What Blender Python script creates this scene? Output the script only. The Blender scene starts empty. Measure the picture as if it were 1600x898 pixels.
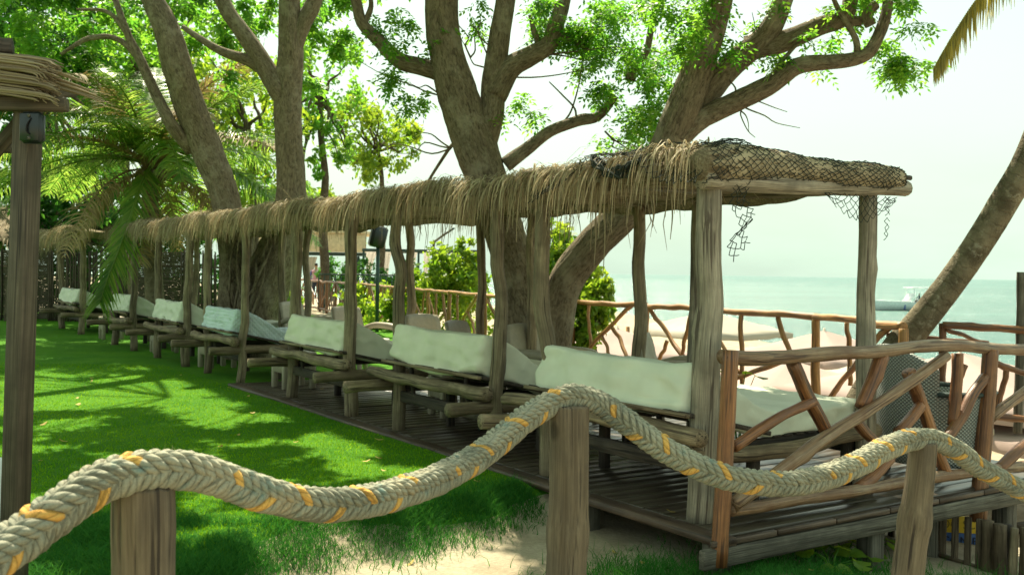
import bpy, math, random
import numpy as np
from mathutils import Vector, Matrix, noise as mnoise

random.seed(11)
rng = np.random.default_rng(11)
sc = bpy.context.scene
COL = sc.collection
PI = math.pi
R_ = math.radians

# ------------------------------------------------------------------ camera
CAM_Z, FPX = 1.5, 1556.0
PITCH, ROLL = math.atan(24 / FPX), R_(0.855)
cam = bpy.data.cameras.new('camera')
cam.sensor_width = 36
cam.lens = 36 * FPX / 1600
cam.clip_start, cam.clip_end = 0.05, 12000
cam.dof.use_dof = True
cam.dof.focus_distance = 4.6
cam.dof.aperture_fstop = 7.0
cam_o = bpy.data.objects.new('camera', cam)
COL.objects.link(cam_o)
RM = Matrix.Rotation(PI / 2 - PITCH, 4, 'X') @ Matrix.Rotation(ROLL, 4, 'Z')
cam_o.matrix_world = Matrix.Translation((0, 0, CAM_Z)) @ RM
sc.camera = cam_o

# ------------------------------------------------------------------ sky, sun, exposure
SUN_EL, SUN_AZ = R_(56), R_(-16)            # azimuth from +Y towards +X
w = bpy.data.worlds.new('World')
sc.world = w
w.use_nodes = True
nt = w.node_tree
nt.nodes.clear()
sky = nt.nodes.new('ShaderNodeTexSky')
sky.sky_type = 'NISHITA'
sky.sun_disc = False
sky.sun_elevation = SUN_EL
sky.sun_rotation = SUN_AZ
sky.altitude = 0
sky.air_density = 1.0
sky.dust_density = 6.0
sky.ozone_density = 1.0
veil = nt.nodes.new('ShaderNodeMix')          # thin high cloud over the whole sky
veil.data_type = 'RGBA'
veil.inputs[0].default_value = 0.72
veil.inputs[7].default_value = (5.1, 6.55, 5.2, 1)
bg = nt.nodes.new('ShaderNodeBackground')
bg.inputs[1].default_value = 0.083
wo = nt.nodes.new('ShaderNodeOutputWorld')
wtc = nt.nodes.new('ShaderNodeTexCoord')
wmp = nt.nodes.new('ShaderNodeMapping')
wmp.inputs['Scale'].default_value = (2.2, 2.2, 7.0)
wnz = nt.nodes.new('ShaderNodeTexNoise')
wnz.inputs['Scale'].default_value = 1.6
wnz.inputs['Detail'].default_value = 5
wrg = nt.nodes.new('ShaderNodeMapRange')
wrg.inputs[1].default_value, wrg.inputs[2].default_value, wrg.inputs[3].default_value, wrg.inputs[4].default_value = .3, .7, .60, .84
nt.links.new(wtc.outputs['Generated'], wmp.inputs[0])
nt.links.new(wmp.outputs[0], wnz.inputs['Vector'])
nt.links.new(wnz.outputs['Fac'], wrg.inputs[0])
nt.links.new(wrg.outputs[0], veil.inputs[0])
nt.links.new(sky.outputs[0], veil.inputs[6])
nt.links.new(veil.outputs[2], bg.inputs[0])
nt.links.new(bg.outputs[0], wo.inputs[0])

sun = bpy.data.lights.new('sun', 'SUN')
sun.energy = 5.0
sun.angle = R_(0.6)
sun.color = (1.0, 0.92, 0.70)
sun_o = bpy.data.objects.new('sun', sun)
COL.objects.link(sun_o)
sd = Vector((math.sin(SUN_AZ) * math.cos(SUN_EL), math.cos(SUN_AZ) * math.cos(SUN_EL), math.sin(SUN_EL)))
sun_o.rotation_euler = sd.to_track_quat('Z', 'Y').to_euler()
sun_o.location = (0, 0, 30)

vs = sc.view_settings
vs.view_transform = 'Standard'
vs.look = 'None'
vs.exposure = 1.22
vs.gamma = 1.0
vs.use_curve_mapping = False
sc.render.engine = 'CYCLES'
sc.cycles.use_denoising = True
sc.cycles.max_bounces = 8
sc.cycles.transparent_max_bounces = 6
sc.cycles.sample_clamp_indirect = 10

# ------------------------------------------------------------------ places
RM3 = np.array(RM.to_3x3())
CAMP = np.array([0, 0, CAM_Z])
def ray(px, py):
    return RM3 @ np.array([(px - 800) / FPX, -(py - 449) / FPX, -1.0])
def P(px, py, y):                # the point at depth y seen at a photo pixel
    d = ray(px, py)
    return CAMP + d * (y / d[1])
def G(px, py, z=0.0):            # the point at height z seen at a photo pixel
    d = ray(px, py)
    return CAMP + d * ((z - CAM_Z) / d[2])
ROW_A = R_(33.8)
U3 = np.array([-math.sin(ROW_A), math.cos(ROW_A), 0])
V3 = np.array([math.cos(ROW_A), math.sin(ROW_A), 0])
O3 = np.array([1.17, 6.08, 0])
def SV(s, v, z=0.0):             # along the row of beds, towards the sea, up
    return O3 + U3 * s + V3 * v + np.array([0, 0, z])
def to_sv(x, y):
    dx, dy = x - O3[0], y - O3[1]
    return dx * U3[0] + dy * U3[1], dx * V3[0] + dy * V3[1]
ROWZ = math.atan2(V3[1], V3[0])  # rotation that takes x->V? (local x = v, local y = u)

# ------------------------------------------------------------------ mesh helpers
def np_mesh(name, V, F, tc=None, rnd=None, smooth=False, mi=None, colr=None):
    """F: list of (n,k) int arrays"""
    me = bpy.data.meshes.new(name)
    V = np.asarray(V, dtype=np.float32)
    me.vertices.add(len(V))
    me.vertices.foreach_set('co', V.ravel())
    F = [np.asarray(f, dtype=np.int32) for f in F if len(f)]
    nl = sum(f.size for f in F)
    npoly = sum(len(f) for f in F)
    me.loops.add(nl)
    me.loops.foreach_set('vertex_index', np.concatenate([f.ravel() for f in F]))
    me.polygons.add(npoly)
    ls = np.concatenate([np.full(len(f), f.shape[1], dtype=np.int32) for f in F])
    st = np.concatenate([[0], np.cumsum(ls)[:-1]]).astype(np.int32)
    me.polygons.foreach_set('loop_start', st)
    if smooth:
        me.polygons.foreach_set('use_smooth', np.ones(npoly, dtype=bool))
    if mi is not None:
        me.polygons.foreach_set('material_index', np.asarray(mi, dtype=np.int32))
    me.update(calc_edges=True)
    if tc is not None:
        a = me.attributes.new('tc', 'FLOAT_VECTOR', 'POINT')
        a.data.foreach_set('vector', np.asarray(tc, dtype=np.float32).ravel())
    if rnd is not None:
        a = me.attributes.new('rnd', 'FLOAT', 'POINT')
        a.data.foreach_set('value', np.asarray(rnd, dtype=np.float32))
    return me

def link(name, me, mat=None, parent=None, loc=None, rot=None, **props):
    o = bpy.data.objects.new(name, me)
    COL.objects.link(o)
    if mat is not None and me is not None and len(me.materials) == 0:
        for m in (mat if isinstance(mat, (list, tuple)) else [mat]):
            me.materials.append(m)
    if parent is not None:
        o.parent = parent
    if loc is not None:
        o.location = loc
    if rot is not None:
        o.rotation_euler = rot
    for k, v in props.items():
        o[k] = v
    return o

def thing(name, label, cat, loc=(0, 0, 0), rz=0.0, group=None):
    o = bpy.data.objects.new(name, None)
    COL.objects.link(o)
    o.location = loc
    o.rotation_euler = (0, 0, rz)
    o.empty_display_size = 0.1
    o['label'] = label
    o['category'] = cat
    if group:
        o['group'] = group
    return o

def copy_thing(root, label, loc, rz=None, sc_=None):
    r = root.copy()
    COL.objects.link(r)
    r.location = loc
    if rz is not None:
        r.rotation_euler = (0, 0, rz)
    if sc_ is not None:
        r.scale = (sc_, sc_, sc_)
    r['label'] = label
    for ch in list(root.children):
        c = ch.copy()
        COL.objects.link(c)
        c.parent = r
        for g in list(ch.children):
            d = g.copy()
            COL.objects.link(d)
            d.parent = c
    return r

class MB:
    def __init__(s):
        s.V, s.T, s.C, s.Q, s.Tr, s.n = [], [], [], [], [], 0
    def add(s, V, quads=None, tris=None, tc=None, rnd=0.5):
        V = np.asarray(V, dtype=float).reshape(-1, 3)
        s.V.append(V)
        s.T.append(np.asarray(tc, dtype=float) if tc is not None else V.copy())
        s.C.append(np.full(len(V), rnd) if np.isscalar(rnd) else np.asarray(rnd, dtype=float))
        if quads is not None and len(quads):
            s.Q.append(np.asarray(quads, dtype=int) + s.n)
        if tris is not None and len(tris):
            s.Tr.append(np.asarray(tris, dtype=int) + s.n)
        s.n += len(V)
        return s
    def mesh(s, name, smooth=True):
        F = []
        if s.Q: F.append(np.concatenate(s.Q))
        if s.Tr: F.append(np.concatenate(s.Tr))
        return np_mesh(name, np.concatenate(s.V), F, np.concatenate(s.T), np.concatenate(s.C), smooth)
    def build(s, name, mat, parent=None, smooth=True, **props):
        return link(name, s.mesh(name, smooth), mat, parent, **props)
    def tube(s, pts, rad, seg=10, bump=0.0, knots=0, cap=True, rnd=None, sub=None, flat=1.0, up=None):
        pts = np.asarray(pts, dtype=float)
        rad = np.full(len(pts), rad, dtype=float) if np.isscalar(rad) else np.asarray(rad, dtype=float)
        if sub:
            pts, rad = spline(pts, sub, rad)
        n = len(pts)
        T = np.gradient(pts, axis=0)
        T /= np.linalg.norm(T, axis=1)[:, None] + 1e-12
        a = np.array(up if up is not None else ([0, 0, 1.0] if abs(T[0][2]) < 0.85 else [1.0, 0, 0]))
        x = np.cross(a, T[0]); x /= np.linalg.norm(x)
        X = np.zeros((n, 3))
        for i in range(n):
            x = x - T[i] * x.dot(T[i]); x /= np.linalg.norm(x) + 1e-12
            X[i] = x
        Y = np.cross(T, X)
        L = np.concatenate([[0], np.cumsum(np.linalg.norm(np.diff(pts, axis=0), axis=1))])
        th = np.linspace(0, 2 * PI, seg, endpoint=False)
        RR = np.repeat(rad[:, None], seg, axis=1)
        if bump:
            ph = rng.uniform(0, 6.28, 6)
            r0 = max(rad.mean(), 1e-4)
            l = L[:, None] / r0
            RR = RR * (1 + bump * (np.sin(th * 2 + ph[0] + l * .21) * .5 + np.sin(th * 3 + ph[1] - l * .34) * .35
                                   + np.sin(l * .45 + ph[2]) * .5 + np.sin(th + l * .8 + ph[3]) * .4
                                   + rng.normal(0, .16, RR.shape)))
            for _ in range(knots):
                kl, kt = rng.uniform(L[0], L[-1]), rng.uniform(0, 6.28)
                d = ((L[:, None] - kl) / (r0 * 1.1)) ** 2 + (np.angle(np.exp(1j * (th - kt))) / .6) ** 2
                RR = RR * (1 + rng.uniform(.12, .3) * np.exp(-d))
        V = pts[:, None, :] + X[:, None, :] * (np.cos(th) * RR)[..., None] + Y[:, None, :] * (np.sin(th) * RR * flat)[..., None]
        off = rng.uniform(0, 50, 3)
        tc = np.stack([np.cos(th) * RR, np.sin(th) * RR, np.repeat(L[:, None], seg, 1)], -1) + off
        base = np.arange(n - 1)[:, None] * seg
        j = np.arange(seg); k = (j + 1) % seg
        q = np.stack([base + j, base + k, base + k + seg, base + j + seg], -1).reshape(-1, 4)
        Vf = V.reshape(-1, 3); tf = tc.reshape(-1, 3)
        tris = []
        if cap:
            Vf = np.vstack([Vf, pts[0], pts[-1]]); tf = np.vstack([tf, [off + [0, 0, 0], off + [0, 0, L[-1]]]])
            c0, c1 = n * seg, n * seg + 1
            for jj in range(seg):
                kk = (jj + 1) % seg
                tris.append((c0, kk, jj)); tris.append((c1, (n - 1) * seg + jj, (n - 1) * seg + kk))
        return s.add(Vf, q, tris, tf, rng.uniform() if rnd is None else rnd)
    def box(s, c, size, M=None, ch=0.006, rnd=None):
        """chamfered box"""
        h = np.asarray(size, dtype=float) / 2
        ch = min(ch, h.min() * .6)
        V = []
        idx = {}
        for sx in (-1, 1):
            for sy in (-1, 1):
                for sz in (-1, 1):
                    for ax in range(3):
                        sg = np.array([sx, sy, sz], float)
                        p = sg * (h - ch); p[ax] = sg[ax] * h[ax]
                        idx[(sx, sy, sz, ax)] = len(V); V.append(p)
        Q, T = [], []
        sgn = (-1, 1)
        for ax in range(3):
            b, c_ = (ax + 1) % 3, (ax + 2) % 3
            for sa in sgn:
                r = []
                for (sb, s_c) in ((-1, -1), (1, -1), (1, 1), (-1, 1)):
                    k = [0, 0, 0]; k[ax] = sa; k[b] = sb; k[c_] = s_c
                    r.append(idx[(*k, ax)])
                Q.append(r if sa > 0 else r[::-1])
            for sb in sgn:              # edges along ax between face b and face c
                for s_c in sgn:
                    k0 = [0, 0, 0]; k0[ax] = -1; k0[b] = sb; k0[c_] = s_c
                    k1 = list(k0); k1[ax] = 1
                    r = [idx[(*k0, b)], idx[(*k1, b)], idx[(*k1, c_)], idx[(*k0, c_)]]
                    Q.append(r if sb * s_c < 0 else r[::-1])
        for sx in sgn:
            for sy in sgn:
                for sz in sgn:
                    r = [idx[(sx, sy, sz, 0)], idx[(sx, sy, sz, 1)], idx[(sx, sy, sz, 2)]]
                    T.append(r if sx * sy * sz > 0 else r[::-1])
        V = np.array(V)
        lo = int(np.argmax(h))
        tc = np.roll(V, 2 - lo, axis=1) + rng.uniform(0, 50, 3)
        if M is not None:
            V = V @ np.array(M).T
        return s.add(V + np.asarray(c, dtype=float), Q, T, tc, rng.uniform() if rnd is None else rnd)

def spline(pts, sub, rad=None):
    """Catmull-Rom through pts"""
    pts = np.asarray(pts, dtype=float)
    A = np.vstack([2 * pts[0] - pts[1], pts, 2 * pts[-1] - pts[-2]])
    out, ro = [], []
    for i in range(1, len(A) - 2):
        p0, p1, p2, p3 = A[i - 1], A[i], A[i + 1], A[i + 2]
        for t in np.arange(sub) / sub:
            out.append(.5 * ((2 * p1) + (-p0 + p2) * t + (2 * p0 - 5 * p1 + 4 * p2 - p3) * t * t + (-p0 + 3 * p1 - 3 * p2 + p3) * t ** 3))
            if rad is not None:
                ro.append(rad[i - 1] * (1 - t) + rad[i] * t)
    out.append(pts[-1])
    if rad is None:
        return np.array(out)
    ro.append(rad[-1])
    return np.array(out), np.array(ro)

def wobble(a, b, n=7, amp=.02):
    """a line from a to b that bends like a branch"""
    a, b = np.asarray(a, float), np.asarray(b, float)
    t = np.linspace(0, 1, n)[:, None]
    d = rng.normal(0, amp, (n, 3)); d = np.cumsum(d, 0); d -= d[0] + (d[-1] - d[0]) * t
    return a + (b - a) * t + d

def log(name, a, b, r0, r1=None, mat=None, parent=None, amp=.015, bump=.07, knots=3, seg=12, n=9, pts=None):
    r1 = r0 if r1 is None else r1
    m = MB()
    if pts is None:
        pts = wobble(a, b, n, amp)
    k = max(3, int(np.linalg.norm(np.diff(np.asarray(pts), axis=0), axis=1).sum() / .07 / max(1, len(pts) - 1)))
    m.tube(pts, np.linspace(r0, r1, len(pts)), seg, bump, knots, sub=min(k, 6))
    return m.build(name, mat, parent)

# ------------------------------------------------------------------ material helpers
def mat_new(name):
    m = bpy.data.materials.new(name)
    m.use_nodes = True
    t = m.node_tree
    t.nodes.clear()
    return m, t
def nd(t, typ, **kw):
    n = t.nodes.new(typ)
    for k, v in kw.items():
        if k[0] == 'i' and k[1:].isdigit():
            if hasattr(v, 'is_output') or isinstance(v, bpy.types.NodeSocket):
                t.links.new(v, n.inputs[int(k[1:])])
            else:
                n.inputs[int(k[1:])].default_value = v
        else:
            setattr(n, k, v)
    return n
def setin(t, n, name, v):
    if isinstance(v, bpy.types.NodeSocket):
        t.links.new(v, n.inputs[name])
    else:
        n.inputs[name].default_value = v
def c4(c):
    return (c[0], c[1], c[2], 1)
def ramp(t, fac, stops):
    n = t.nodes.new('ShaderNodeValToRGB')
    e = n.color_ramp.elements
    while len(e) < len(stops):
        e.new(.5)
    for i, (p, c) in enumerate(stops):
        e[i].position = p
        e[i].color = c4(c) if hasattr(c, '__len__') else (c, c, c, 1)
    t.links.new(fac, n.inputs[0])
    return n.outputs[0]
def noise(t, vec, scale, detail=4, rough=.55, dist=0.0):
    n = t.nodes.new('ShaderNodeTexNoise')
    n.inputs['Scale'].default_value = scale
    n.inputs['Detail'].default_value = detail
    n.inputs['Roughness'].default_value = rough
    n.inputs['Distortion'].default_value = dist
    if vec is not None:
        t.links.new(vec, n.inputs['Vector'])
    return n.outputs['Fac']
def mapping(t, vec, scale):
    n = t.nodes.new('ShaderNodeMapping')
    n.inputs['Scale'].default_value = scale
    t.links.new(vec, n.inputs['Vector'])
    return n.outputs[0]
def mixc(t, fac, a, b, mode='MIX'):
    n = t.nodes.new('ShaderNodeMix')
    n.data_type = 'RGBA'
    n.blend_type = mode
    for i, v in ((0, fac), (6, a), (7, b)):
        if isinstance(v, bpy.types.NodeSocket):
            t.links.new(v, n.inputs[i])
        elif i == 0:
            n.inputs[0].default_value = v
        else:
            n.inputs[i].default_value = c4(v)
    return n.outputs[2]
def attr(t, name):
    n = t.nodes.new('ShaderNodeAttribute')
    n.attribute_name = name
    return n
def mathn(t, op, a, b=None):
    n = t.nodes.new('ShaderNodeMath')
    n.operation = op
    for i, v in ((0, a), (1, b)):
        if v is None: continue
        if isinstance(v, bpy.types.NodeSocket): t.links.new(v, n.inputs[i])
        else: n.inputs[i].default_value = v
    return n.outputs[0]
def bumpn(t, h, strength, dist):
    n = t.nodes.new('ShaderNodeBump')
    n.inputs['Strength'].default_value = strength
    n.inputs['Distance'].default_value = dist
    t.links.new(h, n.inputs['Height'])
    return n.outputs[0]
def finish(t, col, rough=.8, normal=None, spec=.3, trans=None, tfac=.4, metal=0.0):
    b = t.nodes.new('ShaderNodeBsdfPrincipled')
    setin(t, b, 'Base Color', col if isinstance(col, bpy.types.NodeSocket) else c4(col))
    setin(t, b, 'Roughness', rough)
    setin(t, b, 'Specular IOR Level', spec)
    b.inputs['Metallic'].default_value = metal
    if normal is not None:
        t.links.new(normal, b.inputs['Normal'])
    out = t.nodes.new('ShaderNodeOutputMaterial')
    if trans is not None:
        tr = t.nodes.new('ShaderNodeBsdfTranslucent')
        if isinstance(trans, bpy.types.NodeSocket): t.links.new(trans, tr.inputs[0])
        else: tr.inputs[0].default_value = c4(trans)
        mx = t.nodes.new('ShaderNodeMixShader')
        mx.inputs[0].default_value = tfac
        t.links.new(b.outputs[0], mx.inputs[1]); t.links.new(tr.outputs[0], mx.inputs[2])
        t.links.new(mx.outputs[0], out.inputs[0])
    else:
        t.links.new(b.outputs[0], out.inputs[0])
def vary(t, col, amt=.25):
    """shift the value of each object a little"""
    oi = t.nodes.new('ShaderNodeObjectInfo')
    f = mathn(t, 'MULTIPLY_ADD', oi.outputs['Random'], amt)
    f.node.inputs[2].default_value = 1 - amt / 2
    h = t.nodes.new('ShaderNodeHueSaturation')
    t.links.new(f, h.inputs['Value']); t.links.new(col, h.inputs['Color'])
    return h.outputs[0]

def wood(name, c1, c2, dark, rough=.75, sc1=22, stain=None, spec=.3, bump=.6):
    m, t = mat_new(name)
    v = attr(t, 'tc').outputs['Vector']
    g = noise(t, mapping(t, v, (1, 1, .06)), sc1, 5, .6, .4)
    fine = noise(t, mapping(t, v, (1, 1, .025)), sc1 * 6, 3, .6)
    blot = noise(t, v, 4.5, 4, .6)
    crack = noise(t, mapping(t, v, (1, 1, .035)), sc1 * 2.2, 3, .5, .3)
    col = mixc(t, ramp(t, g, [(.35, 0), (.65, 1)]), c1, c2)
    col = mixc(t, ramp(t, crack, [(.56, 0), (.63, .95)]), col, dark)
    col = mixc(t, .85, col, ramp(t, fine, [(.32, .5), (.68, 1.4)]), 'MULTIPLY')
    col = mixc(t, ramp(t, blot, [(.4, 0), (.68, .7)]), col, stain if stain else [x * .55 for x in c1])
    col = vary(t, col, .3)
    hgt = mathn(t, 'ADD', mathn(t, 'MULTIPLY', fine, .5), mathn(t, 'SUBTRACT', g, crack))
    finish(t, col, rough, bumpn(t, hgt, bump, .012), spec)
    return m

M = {}
M['post'] = wood('weathered_post_wood', (.19, .145, .09), (.31, .25, .16), (.06, .043, .027))
M['post_pale'] = wood('pale_post_wood', (.24, .205, .15), (.36, .31, .235), (.08, .06, .045))
M['log'] = wood('log_wood', (.16, .115, .07), (.29, .225, .14), (.045, .03, .02), bump=.5)
M['logdark'] = wood('dark_board_wood', (.045, .034, .026), (.08, .062, .048), (.015, .012, .01))
M['red'] = wood('varnished_branch_wood', (.17, .060, .020), (.29, .125, .046), (.05, .02, .01), .42, stain=(.10, .036, .015), spec=.5)
M['redgrey'] = wood('worn_varnished_rail', (.22, .12, .06), (.31, .23, .15), (.07, .035, .02), .5, stain=(.15, .065, .028), spec=.4)
M['honey'] = wood('honey_rail_wood', (.30, .14, .042), (.42, .215, .068), (.11, .045, .016), .42, stain=(.21, .085, .03), spec=.5)
M['deck'] = wood('deck_plank_wood', (.052, .040, .028), (.098, .080, .058), (.02, .015, .011), .30, 16, stain=(.06, .04, .03), spec=.55, bump=.22)
M['deck_edge'] = wood('deck_edge_wood', (.062, .038, .026), (.10, .066, .045), (.025, .016, .011), .5, 16, spec=.4)
M['grey'] = wood('grey_timber', (.095, .085, .066), (.155, .14, .11), (.04, .033, .025))
M['hut'] = wood('hut_timber', (.10, .076, .05), (.145, .112, .076), (.05, .037, .025), .7, 20, bump=.15)
M['reed'] = wood('reed_pole', (.07, .052, .036), (.13, .10, .07), (.03, .02, .015))
M['picket'] = wood('picket_wood', (.11, .075, .045), (.17, .125, .08), (.04, .026, .016))

def bark(name, c1, c2, dark, lichen, scale=9):
    m, t = mat_new(name)
    v = attr(t, 'tc').outputs['Vector']
    vv = mapping(t, v, (1, 1, .5))
    big = noise(t, vv, scale, 6, .7, .8)
    ridge = noise(t, mapping(t, v, (1, 1, .30)), scale * 4.5, 6, .7, .9)
    lic = noise(t, v, 3.2, 5, .7)
    col = mixc(t, ramp(t, big, [(.3, 0), (.7, 1)]), c1, c2)
    col = mixc(t, ramp(t, ridge, [(.36, .9), (.55, 0)]), col, dark)
    col = mixc(t, ramp(t, lic, [(.52, 0), (.66, .75)]), col, lichen)
    finish(t, col, .9, bumpn(t, mathn(t, 'ADD', ridge, mathn(t, 'MULTIPLY', big, .6)), 1.0, .05), .2)
    return m
M['bark'] = bark('tree_bark', (.19, .15, .098), (.32, .26, .172), (.075, .056, .038), (.38, .335, .24))
M['bark_far'] = bark('far_tree_bark', (.10, .075, .05), (.17, .135, .09), (.04, .03, .02), (.2, .17, .12))

def palm_bark():
    m, t = mat_new('palm_bark')
    v = attr(t, 'tc').outputs['Vector']
    sep = t.nodes.new('ShaderNodeSeparateXYZ'); t.links.new(v, sep.inputs[0])
    wv = mathn(t, 'FRACT', mathn(t, 'ADD', mathn(t, 'MULTIPLY', sep.outputs[2], 9.0), mathn(t, 'MULTIPLY', noise(t, v, 7, 3), 1.3)))
    ring = ramp(t, wv, [(.0, 0), (.12, 1), (.85, .8), (1, 0)])
    big = noise(t, v, 5, 5, .65)
    col = mixc(t, ramp(t, big, [(.35, 0), (.65, 1)]), (.085, .068, .042), (.21, .175, .115))
    col = mixc(t, mathn(t, 'MULTIPLY', mathn(t, 'SUBTRACT', 1.0, ring), .22), col, (.05, .038, .024))
    col = mixc(t, ramp(t, noise(t, v, 13, 5, .75), [(.55, 0), (.66, .6)]), col, (.34, .31, .23))
    finish(t, col, .9, bumpn(t, mathn(t, 'ADD', mathn(t, 'MULTIPLY', ring, .3), noise(t, v, 34, 4, .7)), .8, .02), .2)
    return m
M['palm_bark'] = palm_bark()

def leaf(name, dark, lite, tdark, tlite, tf=.45, rough=.45, spec=.35):
    m, t = mat_new(name)
    r = attr(t, 'rnd').outputs['Fac']
    col = mixc(t, r, dark, lite)
    tr = mixc(t, r, tdark, tlite)
    finish(t, col, rough, None, spec, tr, tf)
    return m
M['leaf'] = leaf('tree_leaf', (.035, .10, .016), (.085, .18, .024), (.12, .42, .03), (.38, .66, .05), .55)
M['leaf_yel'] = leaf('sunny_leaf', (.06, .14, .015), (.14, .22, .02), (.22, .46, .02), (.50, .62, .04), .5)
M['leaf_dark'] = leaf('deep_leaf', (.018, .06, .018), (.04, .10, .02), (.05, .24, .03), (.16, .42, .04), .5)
M['frond'] = leaf('palm_leaflet', (.05, .12, .024), (.14, .21, .05), (.16, .42, .04), (.52, .68, .10), .5, .35)
M['frond_dry'] = leaf('dry_palm_leaflet', (.22, .15, .07), (.36, .27, .13), (.25, .17, .06), (.42, .32, .12), .3, .7)
M['frond_yel'] = leaf('yellow_palm_leaflet', (.20, .17, .05), (.40, .32, .06), (.30, .28, .06), (.62, .50, .06), .4, .5)
M['lawn_blade'] = leaf('lawn_blade', (.042, .18, .006), (.135, .31, .009), (.11, .37, .008), (.40, .62, .010), .42, .8, .06)
M['grass_blade'] = leaf('rough_grass_blade', (.018, .10, .016), (.05, .19, .03), (.03, .22, .02), (.12, .36, .04), .35, .8, .1)
M['thatch'] = leaf('thatch_strand', (.21, .158, .092), (.52, .43, .28), (.3, .22, .11), (.56, .46, .28), .25, .75)

def plain(name, c, rough=.6, spec=.3, nscale=0, namt=.2, bump=0.0, metal=0.0, bscale=60):
    m, t = mat_new(name)
    tcn = t.nodes.new('ShaderNodeTexCoord').outputs['Object']
    a = noise(t, tcn, nscale if nscale else 8, 4, .6)
    col = mixc(t, 1.0, c, ramp(t, a, [(.3, 1 - namt), (.7, 1 + namt * .6)]), 'MULTIPLY')
    nrm = bumpn(t, noise(t, tcn, bscale, 3), bump, .004) if bump else None
    finish(t, col, rough, nrm, spec, metal=metal)
    return m

def thatch_core():
    m, t = mat_new('thatch_core')
    v = attr(t, 'tc').outputs['Vector']
    f = noise(t, mapping(t, v, (1, 1, .08)), 60, 4, .7, .3)
    b = noise(t, v, 5, 4, .6)
    col = mixc(t, ramp(t, f, [(.3, 0), (.7, 1)]), (.12, .09, .055), (.40, .325, .21))
    col = mixc(t, ramp(t, b, [(.4, 0), (.7, .6)]), col, (.10, .07, .04))
    finish(t, col, .9, bumpn(t, f, 1.0, .02), .15)
    return m
M['core'] = thatch_core()
M['net'] = plain('black_net_cord', (.022, .028, .022), .8)

def fabric(name, c, quilt=False):
    m, t = mat_new(name)
    tcn = t.nodes.new('ShaderNodeTexCoord').outputs['Object']
    weave = noise(t, tcn, 260, 2)
    soft = noise(t, tcn, 3.2, 3, .5)
    col = mixc(t, 1.0, c, ramp(t, soft, [(.3, .90), (.7, 1.06)]), 'MULTIPLY')
    fold = noise(t, mapping(t, tcn, (1, .35, 1)), 5, 3, .45, 1.0)
    h = mathn(t, 'ADD', mathn(t, 'MULTIPLY', weave, .12), fold)
    nrm = bumpn(t, h, .22, .04)
    if quilt:
        sep = t.nodes.new('ShaderNodeSeparateXYZ'); t.links.new(tcn, sep.inputs[0])
        d1 = mathn(t, 'PINGPONG', mathn(t, 'ADD', sep.outputs[0], sep.outputs[2]), .03)
        d2 = mathn(t, 'PINGPONG', mathn(t, 'SUBTRACT', sep.outputs[0], sep.outputs[2]), .03)
        q = mathn(t, 'POWER', mathn(t, 'MULTIPLY', mathn(t, 'MINIMUM', d1, d2), 33), .5)
        nrm = bumpn(t, q, .55, .02)
    finish(t, col, .75, nrm, .25)
    return m
M['cover'] = fabric('cream_cover_cloth', (.66, .655, .51))
M['cover2'] = fabric('pale_cover_cloth', (.64, .66, .53))
M['quilt'] = fabric('pale_blue_quilted_cloth', (.56, .66, .66), True)

# ================================================================== the setting
BANK = np.array([[1.6, 8.35], [.14, 7.22], [-.98, 6.34], [-1.55, 5.75], [-1.88, 5.0], [-2.05, 3.5], [-2.3, -4.0]])
def bank_d(x, y):
    """distance past the lawn's near edge (positive on the camera's side)"""
    x = np.asarray(x, float); y = np.asarray(y, float)
    best = np.full(x.shape, 1e9); sg = np.zeros(x.shape)
    for a, b in zip(BANK[:-1], BANK[1:]):
        d = b - a; L = np.hypot(*d); e = d / L
        t = np.clip((x - a[0]) * e[0] + (y - a[1]) * e[1], 0, L)
        qx, qy = a[0] + e[0] * t, a[1] + e[1] * t
        dist = np.hypot(x - qx, y - qy)
        s_ = np.sign((x - a[0]) * (-e[1]) + (y - a[1]) * e[0])
        m = dist < best
        best = np.where(m, dist, best); sg = np.where(m, s_, sg)
    return best * sg + .07 * np.sin(x * 4.1 + y) + .04 * np.sin(x * 9.3 - y * 5)
def sstep(a, b, x):
    t = np.clip((x - a) / (b - a), 0, 1)
    return t * t * (3 - 2 * t)
RA, RB = G(1400, 505, 1.09), G(500, 438, 1.09)
RA[2] = RB[2] = 0
RDIR = (RB - RA) / np.linalg.norm(RB - RA)
RNRM = np.array([RDIR[1], -RDIR[0], 0])
def rail_d(x, y):
    return (x - RA[0]) * RNRM[0] + (y - RA[1]) * RNRM[1]
DECK_S0, DECK_S1 = -.34, 8.35
BEACH_Z, SEA_Z = -2.2, -2.5
def ground_z(x, y):
    s, v = to_sv(x, y)
    d = bank_d(x, y)
    h = -.05 - .2 * sstep(0, .55, d)
    under = sstep(-.1, .6, v) * (1 - sstep(8.2, 9.0, s))
    h = h * (1 - under) + under * (-.26 - .13 * np.clip(v, 0, 4))
    w_ = sstep(.2, 4.5, rail_d(x, y))
    h = h * (1 - w_) + BEACH_Z * w_
    r = np.hypot(x, y)
    return h + .018 * np.sin(x * 2.3 + 1) * np.sin(y * 1.9) * (d > 0)

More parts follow.
